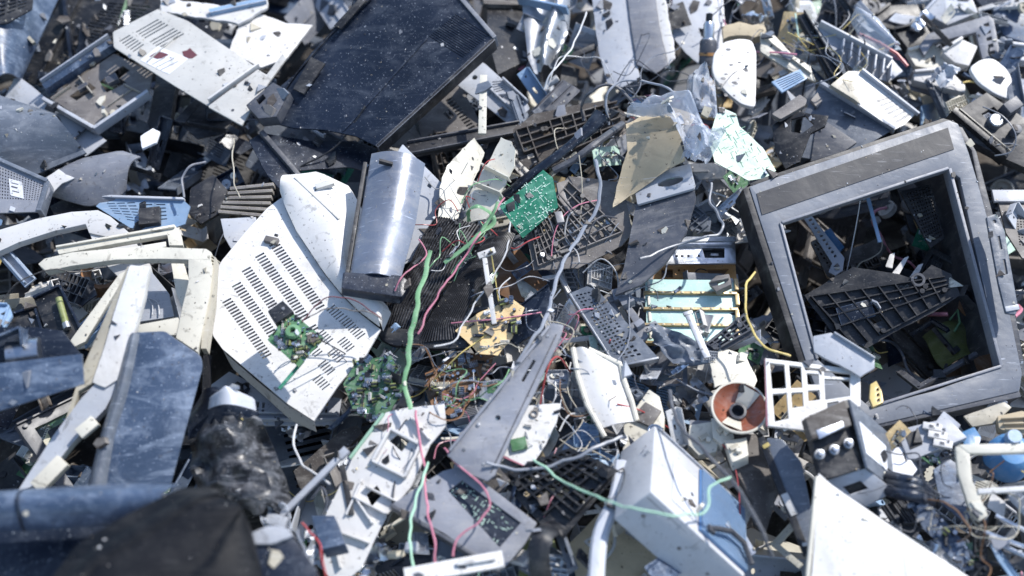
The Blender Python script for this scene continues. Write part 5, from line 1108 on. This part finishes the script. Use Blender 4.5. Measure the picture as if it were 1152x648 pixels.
# ================================================================== the small scrap between the large pieces
RG = random.Random(11)
def irregular(rg, w, h, n=6, k=.35): 
    return [(w * .5 * math.cos(a) * rg.uniform(1 - k, 1.1), h * .5 * math.sin(a) * rg.uniform(1 - k, 1.1)) for a in (2 * math.pi * (i + rg.uniform(-.25, .25)) / n for i in range(n))]
def rectq(w, h): return [(-w / 2, -h / 2), (w / 2, -h / 2), (w / 2, h / 2), (-w / 2, h / 2)]
def proto_meshes(kind, v, m):
    rg = random.Random(hash_(kind) + v * 7); P_ = []; X = F0
    def pl(mb, o, hs=(), th=.002, **k): return mb.plate(X, o, hs, th, px=False, **k)
    def add(name, mb, bev=.0006): P_.append((name, mb.mesh(name, X, bev)))
    if kind == 'shard':
        w, h = rg.uniform(.08, .13), rg.uniform(.05, .09); c = rg.uniform(-3, 3)
        mb = pl(MB(m), irregular(rg, w, h, rg.choice([4, 5, 6])), th=.0026, j=.0012, seed=v, bend=lambda a, b: c * a * a, maxe=.03)
        add('shard', mb, 0)
    elif kind == 'panel':
        w, h = rg.uniform(.10, .16), rg.uniform(.05, .09)
        o = rectq(w, h); o[rg.randrange(4)] = (0.0, h * .4 * rg.choice([-1, 1])) if v % 2 else o[0]
        o = rectq(w, h)
        if v % 2: o = [o[0], o[1], (w / 2, h * .1), (w * .2, h / 2), o[3]]
        mb = pl(MB(m), o, th=.003, r=.004, bend=lambda a, b: -1.5 * b * b, maxe=.04)
        mb.bar(X, (-w / 2 + .004, -h / 2 + .003), (w / 2 - .004, -h / 2 + .003), .002, -.01, .004, px=False).bar(X, (-w / 2 + .004, 0), (w * .1, 0), .002, 0, .006, px=False)
        mb.cyl(X, (w * .2, -h * .2), .004, 0, .006, 10, px=False).cyl(X, (-w * .3, h * .25), .003, 0, .008, 10, px=False)
        add('panel', mb, 0)
    elif kind == 'vent':
        w, h = rg.uniform(.09, .14), rg.uniform(.05, .08)
        mb = pl(MB(m), rectq(w, h), cells(rectq(w * .8, h * .8), rg.choice([2, 3]), rg.choice([9, 12]), .84, .45), .0025, r=.003)
        mb.bar(X, (-w / 2, -h / 2), (w / 2, -h / 2), .002, -.012, .004, px=False); add('panel', mb, 0)
    elif kind == 'ribbed':
        w, h = rg.uniform(.09, .15), rg.uniform(.06, .09); q = rectq(w * .92, h * .92); nc, nr = rg.choice([(7, 4), (9, 3), (5, 5)])
        mb = pl(MB(m), rectq(w, h) if v % 2 else jag(irregular(rg, w * 1.2, h * 1.3, 6, .2), .001, v), [c for c in cells(q, nc, nr, .6, .6) if rg.random() < .35] if v % 2 else [], .0025)
        for i in range(nc + 1): mb.bar(X, bil(q, i / nc, 0), bil(q, i / nc, rg.choice([1, .7])), .0018, -.001, .011, px=False)
        for j in range(nr + 1): mb.bar(X, bil(q, 0, j / nr), bil(q, rg.choice([1, .6]), j / nr), .0018, -.0014, .0102, px=False)
        for k in range(3): mb.cyl(X, bil(q, rg.random(), rg.random()), .004, 0, .014, 10, px=False)
        add('panel', mb, 0)
    elif kind == 'bracket':
        w, h, d = rg.uniform(.10, .17), rg.uniform(.018, .035), rg.uniform(.012, .025)
        mb = pl(MB(m), rectq(w, h), [circ(-w * .35, 0, .003, 10), circ(w * .35, 0, .003, 10), rectq(.02, .006)], .002)
        mb.bar(X, (-w / 2, h / 2), (w / 2 * rg.choice([1, .4]), h / 2), .002, -.002, d, px=False)
        if v % 2: mb.bar(X, (-w / 2, -h / 2), (w / 2, -h / 2), .002, -.002, d, px=False)
        mb.box(X, (w / 2, 0), .002, h, -.002, d * .7, px=False); add('channel', mb)
    elif kind == 'board':
        w, h = rg.uniform(.07, .11), rg.uniform(.04, .07); o = rectq(w, h)
        if v % 2: o = [o[0], o[1], (w / 2, 0), (w * .25, h / 2), o[3]]
        mb = pl(MB(m), o, th=.0016, j=.0006, seed=v)
        mb.m('SV')
        for k in range(30): mb.cyl(X, (rg.uniform(-w * .35, w * .35), rg.uniform(-h * .35, h * .35)), .0007, 0, .0006, 5, px=False)
        add('board', mb, 0)
        for k in range(9):
            nm, me = rg.choice(CM[rg.choice(('cap', 'chip', 'con', 'res', 'sink'))])
            P_.append((nm, me, (rg.uniform(-w * .38, w * .38), rg.uniform(-h * .38, h * .3), 0), rg.choice([0, 1.57, .4])))
    elif kind == 'corner':
        w, h, b = rg.uniform(.09, .15), rg.uniform(.08, .12), rg.uniform(.014, .022)
        mb = pl(MB(m), [(-w / 2, -h / 2), (w / 2, -h / 2), (w / 2, -h / 2 + b), (-w / 2 + b, -h / 2 + b), (-w / 2 + b, h / 2), (-w / 2, h / 2)], th=.008, j=.0004, seed=v)
        mb.bar(X, (-w / 2 + .001, -h / 2), (-w / 2 + .001, h / 2), .002, -.008, .004, px=False).cyl(X, (-w / 2 + b / 2, -h / 2 + b / 2), .003, 0, .003, px=False); add('frame', mb, .001)
    elif kind == 'chassis':
        w, h = rg.uniform(.07, .11), rg.uniform(.05, .08)
        mb = pl(MB(m), rectq(w, h), [circ(w * .2, 0, .010, 14)], .002)
        for a, b in (((-w / 2, -h / 2), (w / 2, -h / 2)), ((w / 2, -h / 2), (w / 2, h / 2)), ((w / 2, h / 2), (-w / 2, h / 2)), ((-w / 2, h / 2), (-w / 2, -h / 2))): mb.bar(X, a, b, .0018, -.002, .018 if a[0] < 0 else .012, px=False)
        add('tray', mb, 0)
        add('spindle', MB('SD').ring(X, (-w * .2, 0), [(0, .008), (.004, .008), (.005, .004), (.016, .004), (.017, 0)], 18, px=False), 0)
        add('gear', MB('W').m('C').plate(X, [((.011 if k % 2 else .0095) * math.cos(k * math.pi / 16) + w * .2, (.011 if k % 2 else .0095) * math.sin(k * math.pi / 16) + h * .2) for k in range(32)], [circ(w * .2, h * .2, .003, 8)], .004, z=.007, px=False), 0)
    elif kind == 'pulley':
        r = rg.uniform(.014, .026); add('rim', MB(m).ring(X, (0, 0), [(r * .3, .0), (r * .3, .006), (r * .8, .004), (r * .85, .008), (r, .008), (r, -.004), (r * .3, -.004), (r * .3, 0)], 24, px=False), 0)
    elif kind == 'block':
        w, h, d = rg.uniform(.03, .06), rg.uniform(.02, .04), rg.uniform(.012, .022)
        mb = pl(MB(m), rectq(w, h), [rectq(w * .3, h * .4)], d, r=.002); mb.bar(X, (-w / 2, h * .3), (w / 2, h * .3), .003, 0, .004, px=False); add('body', mb, .0008)
        mb = MB('SD'); [mb.box(X, (-w * .4 + k * w * .16, -h / 2 - .002), .0016, .006, -.008, -.006, px=False) for k in range(6)]; add('pins', mb, 0)
    elif kind == 'lever':
        l = rg.uniform(.09, .15)
        mb = pl(MB(m), [(-l / 2, -.004), (-l * .1, -.006), (l * .3, -.003), (l / 2, -.007), (l / 2, .007), (l * .3, .004), (0, .004), (-l / 2, .004)], [circ(l * .44, 0, .003, 8)], .005, r=.001); mb.cyl(X, (-l * .46, 0), .004, -.005, .006, 10, px=False); add('arm', mb)
    elif kind == 'foil':
        w, h = rg.uniform(.06, .10), rg.uniform(.05, .07); mb = MB(m).loft(X, [(-w / 2, -h / 2), (-w / 2, h / 2)], [(w / 2, -h / 2 * .7), (w / 2 * .8, h / 2)], lambda t, s: .03 * noise.noise(Vector((t * 3 + v, s * 3, v))) + .01 * noise.noise(Vector((t * 9, s * 9, v))), 12, 12, .001, px=False, j=.004, seed=v); add('sheet', mb, 0)
    elif kind == 'ribbon':
        l = rg.uniform(.10, .18); w = .022; mb = MB(m)
        for k in range(8): mb.tube(smooth([Vector((-l / 2 + l * i / 5, -w / 2 + w * k / 7, .02 * math.sin(i * 1.3 + v) )) for i in range(6)], 4), .0014, 5)
        add('strand', mb, 0)
    elif kind == 'cable':
        for c in range(1):
            a = rg.uniform(0, 6); p = Vector((0, 0, 0)); pts = []
            for i in range(8):
                a += rg.uniform(-.9, .9); p = p + Vector((math.cos(a), math.sin(a), 0)) * .03; pts.append(p + Vector((0, 0, rg.uniform(-.008, .016))))
            cc = sum(pts, Vector()) / len(pts); add('strand', MB(m).tube(smooth([q - cc for q in pts], 5), rg.uniform(.0014, .003), 6), 0)
    return P_
def hash_(s): return sum(ord(c) * (i + 3) for i, c in enumerate(s))
KIND = {'shard': ('plastic_shard', 'shard', 'shard'), 'panel': ('cover_fragment', 'cover fragment', 'cover fragment'), 'vent': ('vent_fragment', 'vent fragment', 'vent fragment'),
        'ribbed': ('moulding_fragment', 'moulding', 'ribbed moulding'), 'bracket': ('channel_bracket', 'bracket', 'drilled channel bracket'), 'board': ('board_fragment', 'circuit board', 'circuit board piece'),
        'corner': ('frame_corner', 'frame corner', 'frame corner'), 'chassis': ('drive_tray', 'drive tray', 'geared drive tray'), 'pulley': ('pulley_wheel', 'pulley', 'small pulley wheel'),
        'block': ('relay_block', 'relay', 'pinned relay block'), 'lever': ('lever_arm', 'lever', 'slim lever arm'), 'foil': ('crumpled_foil', 'foil', 'crumpled sheet'), 'ribbon': ('ribbon_cable', 'ribbon cable', 'flat ribbon cable'), 'cable': ('loose_cable', 'cable', 'loose cable')}
CN = {'W': 'white', 'C': 'cream', 'B': 'beige', 'LG': 'pale blue grey', 'G': 'grey', 'DG': 'dark grey', 'K': 'black', 'KD': 'dusty black', 'N': 'navy', 'BL': 'blue', 'SB': 'slate', 'BR': 'dusty brown', 'BG': 'brown grey', 'SV': 'silvery', 'SD': 'dull steel', 'GO': 'gold', 'CU': 'copper red',
      'PG': 'green', 'PO': 'olive', 'PM': 'mint', 'PT': 'tan', 'CY': 'bright blue', 'SK': 'sky blue', 'T': 'tan', 'CL': 'clear', 'GY': 'grey', 'WW': 'white', 'RD': 'red', 'PK': 'pink', 'YW': 'yellow', 'LGr': 'pale green', 'WD': 'rusty', 'GR': 'green', 'W2': 'clean white', 'YG': 'yellow green'}
PC = {}; COUNT = {}; USED = {}
def scrap(kind, m, F, rot, scale, label, group):
    v = RG.randrange(3); key = (kind, v, m)
    if key not in PC: PC[key] = proto_meshes(kind, v, m)
    nm, cat, _ = KIND[kind]; ps = PC[key]
    M = F.M @ Matrix.Rotation(rot, 4, 'Z') @ Matrix.Diagonal((scale * RG.uniform(.8, 1.2), scale * RG.uniform(.8, 1.2), scale, 1))
    if len(ps) == 1: props(link(nm, ps[0][1], M), label, cat, group); return
    e = props(link(nm, None, M), label, cat, group); e.empty_display_size = .02
    for p in ps:
        o = bpy.data.objects.new(p[0], p[1]); COL.objects.link(o); o.parent = e
        if len(p) > 2: o.location = p[2]; o.rotation_euler = (0, 0, p[3])
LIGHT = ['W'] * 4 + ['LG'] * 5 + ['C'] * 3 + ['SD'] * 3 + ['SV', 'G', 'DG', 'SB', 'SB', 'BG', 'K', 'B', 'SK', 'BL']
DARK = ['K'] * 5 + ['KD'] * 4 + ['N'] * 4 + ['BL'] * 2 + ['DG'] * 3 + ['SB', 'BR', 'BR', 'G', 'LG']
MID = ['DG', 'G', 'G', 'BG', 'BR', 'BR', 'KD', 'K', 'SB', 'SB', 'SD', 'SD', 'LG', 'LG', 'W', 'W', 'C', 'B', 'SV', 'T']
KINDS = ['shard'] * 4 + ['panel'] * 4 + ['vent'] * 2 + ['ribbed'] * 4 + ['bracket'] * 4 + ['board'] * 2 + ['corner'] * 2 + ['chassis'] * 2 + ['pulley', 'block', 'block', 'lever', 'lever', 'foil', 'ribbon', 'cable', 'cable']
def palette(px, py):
    if 860 < px < 1130 and 190 < py < 450: return ['K'] * 4 + ['KD', 'BR', 'BR', 'DG', 'DG', 'SB', 'N', 'BG', 'WD']  # scrap in the bezel opening: the cavity's shade put into darker colours
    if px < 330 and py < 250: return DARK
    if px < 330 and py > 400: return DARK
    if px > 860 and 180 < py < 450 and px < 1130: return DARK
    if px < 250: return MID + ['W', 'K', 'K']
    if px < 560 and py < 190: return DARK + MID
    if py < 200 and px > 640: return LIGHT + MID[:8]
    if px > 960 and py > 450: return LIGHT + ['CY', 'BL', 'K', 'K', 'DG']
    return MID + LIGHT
def where(px, py):
    c = sorted(LM, key=lambda l: (l[0] - px) ** 2 + (l[1] - py) ** 2)
    return c
def autolabel(kind, m, px, py, seq):
    c = where(px, py); base = f'{CN[m]} {KIND[kind][2]}'
    for l in c[:6]:
        dx, dy = px - l[0], py - l[1]
        r = ('beyond' if dy < 0 else 'in front of') if abs(dy) > abs(dx) * 1.6 else ('to the right of' if dx > 0 else 'to the left of') if abs(dx) > abs(dy) * 1.6 else (('beyond and right of' if dx > 0 else 'beyond and left of') if dy < 0 else ('in front and right of' if dx > 0 else 'in front and left of'))
        for sz in ('',):
            t = f'{base} {r} {l[2]}'
            if t not in USED and len(t.split()) <= 16: USED[t] = 1; return t
    for i in range(len(c)):
        for k in range(i + 1, min(len(c), 7)):
            t = f'{base} between {c[i][2]} and {c[k][2]}'
            if t not in USED and len(t.split()) <= 16: USED[t] = 1; return t
    return f'{base} near {c[0][2]}'
KEEP_OUT = [S(t) for t in ('370,590 396,516 434,464 450,460 500,454 484,500 462,548 410,640', '727,264 830,268 832,390 724,390', '592,265 640,198 708,215 712,262 650,304', '577,146 600,126 684,112 704,130 640,178 584,190', '641,330 672,326 740,402 693,412', '512,372 576,336 590,346 560,400', '440,568 500,530 604,588 566,640', '558,536 642,504 698,530 634,606', '862,400 968,416 968,460 864,482', '1034,52 1112,17 1126,66 1040,66', '918,28 1016,78 990,92 944,66', '896,176 922,95 1004,146 960,170', '954,80 1030,128 1006,146', '802,48 850,44 850,122 806,92', '664,0 755,0 755,80 690,96', '756,0 812,0 812,70', '1090,66 1143,80 1143,112', '752,487 870,600 850,650 735,551', '900,14 950,82 936,90', '905,450 1006,488 1006,556 926,540')]
def scatter(step, h0, h1, s0, s1, x0=-130, x1=1290, y0=-110, y1=780, kinds=KINDS, tilt=.5, keep=lambda x, y: True, pal=None, skip=0):
    y = y0
    while y < y1:
        x = x0; st = step * (.75 + .35 * (y / 648))
        while x < x1:
            px, py = x + RG.uniform(-.45, .45) * st, y + RG.uniform(-.45, .45) * st; x += st
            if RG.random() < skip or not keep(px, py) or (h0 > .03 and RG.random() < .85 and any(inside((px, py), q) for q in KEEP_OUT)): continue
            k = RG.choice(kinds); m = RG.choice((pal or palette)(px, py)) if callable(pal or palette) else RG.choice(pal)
            if k == 'board': m = RG.choice(['PG', 'PO', 'PM', 'PT', 'PO'])
            if k in ('cable', 'ribbon'): m = RG.choice(['GY', 'K', 'DG', 'WW', 'K', 'GY', 'K', 'DG', 'B', 'GY', 'PK', 'YW', 'LGr'])
            if k == 'foil': m = RG.choice(['SV', 'SB', 'SD', 'LG'])
            if k == 'pulley': m = RG.choice(['W', 'C', 'DG', 'K', 'SV', 'B', 'CU'])
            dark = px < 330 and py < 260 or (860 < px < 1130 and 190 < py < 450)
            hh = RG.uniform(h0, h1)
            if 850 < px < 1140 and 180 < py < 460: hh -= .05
            F = Fr(px, py, hh, RG.gauss(0, tilt), RG.gauss(0, tilt) + .1)
            scrap(k, m, F, RG.uniform(0, 6.28), RG.uniform(s0, s1), autolabel(k, m, px, py, 0), KIND[k][1] + 's wedged into the heap')
        y += st * .8
scatter(120, -.20, -.10, 1.5, 2.2, kinds=['panel', 'ribbed', 'shard', 'vent', 'bracket', 'chassis'], tilt=.35)
scatter(72, -.09, -.02, .9, 1.4, tilt=.5)
scatter(54, -.01, .05, .55, .95, tilt=.6, x0=-40, x1=1200, y0=-60, y1=700, skip=.15, keep=lambda x, y: not (x < 320 and y > 480))
# extra fine top layer where the photograph is busiest
scatter(34, .07, .12, .35, .65, tilt=.6, x0=600, x1=1190, y0=-40, y1=130, skip=.35, keep=lambda x, y: not (660 < x < 860 and 30 < y < 130))
scatter(34, .06, .11, .3, .55, tilt=.6, x0=440, x1=800, y0=390, y1=650, skip=.55)
scatter(36, .05, .10, .3, .55, tilt=.6, x0=980, x1=1190, y0=470, y1=660, skip=.4)
scatter(30, .04, .09, .28, .5, tilt=.6, x0=430, x1=860, y0=130, y1=640, skip=.62, kinds=['shard', 'ribbed', 'ribbed', 'bracket', 'vent', 'board', 'block', 'lever', 'panel'])
scatter(40, .05, .10, .35, .6, tilt=.6, x0=560, x1=860, y0=120, y1=440, skip=.6)

# ================================================================== base of the heap and the crumbs nobody could count
def base():
    vs = []; fs = []; n = 150
    def co(i): t = i / n * 2 - 1; return 9 * t ** 3 * .9 + .9 * t
    for j in range(n + 1):
        for i in range(n + 1):
            x, y = co(i), co(j); z = .06 * noise.noise(Vector((x * 4, y * 4, 0))) + .04 * noise.noise(Vector((x * 11, y * 11, 3)))
            vs.append(O0 + HX * x + HY * y + HN * (-.26 + z))
    for j in range(n):
        for i in range(n): a = j * (n + 1) + i; fs.append((a, a + 1, a + n + 2, a + n + 1))
    F = Fr(o=O0.copy(), n=HN); mb = MB('SO').add(vs, fs); o = link('ground', mb.mesh('ground', F, 0), F.M); props(o, 'dark soil and fine waste under the heap', 'ground', None, 'structure')
    me = bpy.data.meshes.new('open_ground'); s = 400; me.from_pydata([(-s, -s, -.6), (s, -s, -.6), (s, s * 2, -.6), (-s, s * 2, -.6)], [], [(0, 1, 2, 3)]); me.materials.append(MATS['SO'])
    props(link('terrain', me, Matrix()), 'dark open ground round the heap', 'terrain', None, 'structure')
base()
bpy.context.view_layer.update(); dg = bpy.context.evaluated_depsgraph_get()
def drop(x, y, H_=.6):
    o = O0 + HX * x + HY * y + HN * H_; hit, loc, nor, _, ob, _ = sc.ray_cast(dg, o, -HN, distance=1.2); return (loc, nor, ob) if hit else None
def crumbs(name, label, n, s0, s1, cols, seed, flatz=.4, skip=(), pw=4):
    rg = random.Random(seed); mb = MB(cols[0]); F = Fr(o=O0.copy(), n=HN)
    for _ in range(n):
        x, y = rg.uniform(-1.25, 1.25), rg.uniform(-.9, 1.2); d = drop(x, y)
        if not d or d[1].dot(HN) < .25 or noise.noise(Vector((x * 6, y * 6, seed))) + rg.uniform(-.25, .35) < 0: continue
        s_ = s0 + (s1 - s0) * rg.random() ** pw; nn = d[1]
        if skip:
            if d[2].name.startswith(skip) and (pw < 3 or rg.random() < .75): continue
            nn = (nn + Vector((rg.gauss(0, .4), rg.gauss(0, .4), 0))).normalized()
        a = nn.orthogonal().normalized(); b = nn.cross(a); t = rg.uniform(0, 6.28); a, b = a * math.cos(t) + b * math.sin(t), b * math.cos(t) - a * math.sin(t)
        k = rg.choice([3, 4, 5]); mb.m(rg.choice(cols)); c = d[0]
        ring = [c + (a * math.cos(i * 6.283 / k) * rg.uniform(.6, 1.3) + b * math.sin(i * 6.283 / k) * rg.uniform(.4, .9)) * s_ for i in range(k)]
        up = nn * s_ * rg.uniform(.15, flatz) + a * s_ * rg.uniform(-.2, .2)
        mb.add([p - nn * .0005 for p in ring] + [p + up for p in ring], [tuple(range(k))[::-1], tuple(range(k, 2 * k))] + [(i, (i + 1) % k, (i + 1) % k + k, i + k) for i in range(k)])
    o = link(name, mb.mesh(name, F, 0, 20), F.M); props(o, label, 'debris', None, 'stuff')
SKIP = ('slotted_face', 'triangular', 'shoulder', 'front_frame', 'top_inlay', 'rolled', 'case', 'side_panel', 'domed', 'face', 'tube', 'blade', 'wall', 'bowed', 'upper')
crumbs('plastic_crumbs', 'scattered crumbs and splinters of pale and dark plastic over the heap', 9000, .0010, .006, ['W', 'LG', 'C', 'BG', 'DG', 'B', 'K', 'SD', 'WW', 'G'], 1, .4, SKIP, 4)
crumbs('broken_splinters', 'jumbled broken splinters of dark and pale plastic filling the gaps of the heap', 3800, .005, .016, ['DG', 'K', 'KD', 'BG', 'BR', 'G', 'BR', 'LG', 'C', 'B', 'SB', 'DG', 'SD', 'BR', 'K'], 5, .35, SKIP, 1.6)
crumbs('grit', 'fine grit and dust flecks over the heap', 14000, .0005, .0016, ['B', 'BG', 'W', 'LG', 'BR', 'T'], 2, .8)
# loose thin wires lying over whatever is below them
def drape(label, m, x, y, r, seed, n=7, step=.035):
    rg = random.Random(seed); a = rg.uniform(0, 6.28); pts = []
    for i in range(n):
        d = drop(x, y)
        if d: pts.append(d[0] + HN * (r + .002))
        a += rg.uniform(-.8, .8); x += step * math.cos(a); y += step * math.sin(a)
    if len(pts) < 4: return
    for _ in range(2): pts = [pts[0]] + [(pts[i - 1] + pts[i] * 2 + pts[i + 1]) / 4 + HN * .002 for i in range(1, len(pts) - 1)] + [pts[-1]]
    solo('loose_wire', label, 'wire', MB(m).tube(smooth(pts, 5), r, 6), Fr(o=pts[len(pts) // 2], n=HN), 0, 'loose wires lying over the heap')
rg = random.Random(77); n = 0
for k in range(46):
    px, py = rg.choice([(rg.uniform(420, 720), rg.uniform(230, 640)), (rg.uniform(620, 1150), rg.uniform(0, 200)), (rg.uniform(200, 1150), rg.uniform(60, 640))])
    if inside((px, py), S('905,520 1000,580 1110,660 905,660')) or inside((px, py), S('230,300 320,200 420,370 350,470 240,390')) or 860 < px < 1140 and 190 < py < 450: continue
    w = P(px, py, .08) - O0; m = rg.choice(['GY', 'WW', 'K', 'DG', 'GY', 'PK', 'B', 'YW', 'DG', 'LGr', 'RD'])
    c = where(px, py); lab = None
    for l in c[:8]:
        dx, dy = px - l[0], py - l[1]; t = f"thin {CN[m]} wire lying {'just beyond' if dy < -abs(dx) else 'just in front of' if dy > abs(dx) else 'right of' if dx > 0 else 'left of'} {l[2]}"
        if t not in USED: USED[t] = 1; lab = t; break
    if lab: drape(lab, m, w.dot(HX), w.dot(HY), rg.uniform(.0007, .0016), k, rg.randrange(5, 10))
# ================================================================== light
w = bpy.data.worlds.new('World'); sc.world = w; w.use_nodes = True; nt = w.node_tree
sky = nt.nodes.new('ShaderNodeTexSky'); sky.sky_type = 'NISHITA'; sky.sun_disc = False
EL, AZ = R(56), R(62)          # azimuth clockwise from +Y: the sun stands to the right and a little behind the heap
sky.sun_elevation = EL; sky.sun_rotation = AZ; sky.air_density = 1.0; sky.dust_density = .6; sky.ozone_density = 1.0
nt.links.new(sky.outputs[0], nt.nodes['Background'].inputs[0]); nt.nodes['Background'].inputs[1].default_value = .15
ld = bpy.data.lights.new('sun', 'SUN'); ld.energy = 3.4; ld.angle = R(.9); ld.color = (1, .965, .92)
lo = bpy.data.objects.new('sun', ld); COL.objects.link(lo)
sd = Vector((math.sin(AZ) * math.cos(EL), math.cos(AZ) * math.cos(EL), math.sin(EL)))
lo.rotation_euler = sd.to_track_quat('Z', 'Y').to_euler()
vs_ = sc.view_settings; vs_.view_transform = 'Standard'; vs_.look = 'None'; vs_.gamma = 1; vs_.exposure = .72; vs_.use_curve_mapping = False
sc.cycles.max_bounces = 6; sc.cycles.diffuse_bounces = 3; sc.cycles.glossy_bounces = 3; sc.cycles.transmission_bounces = 6; sc.cycles.use_denoising = True
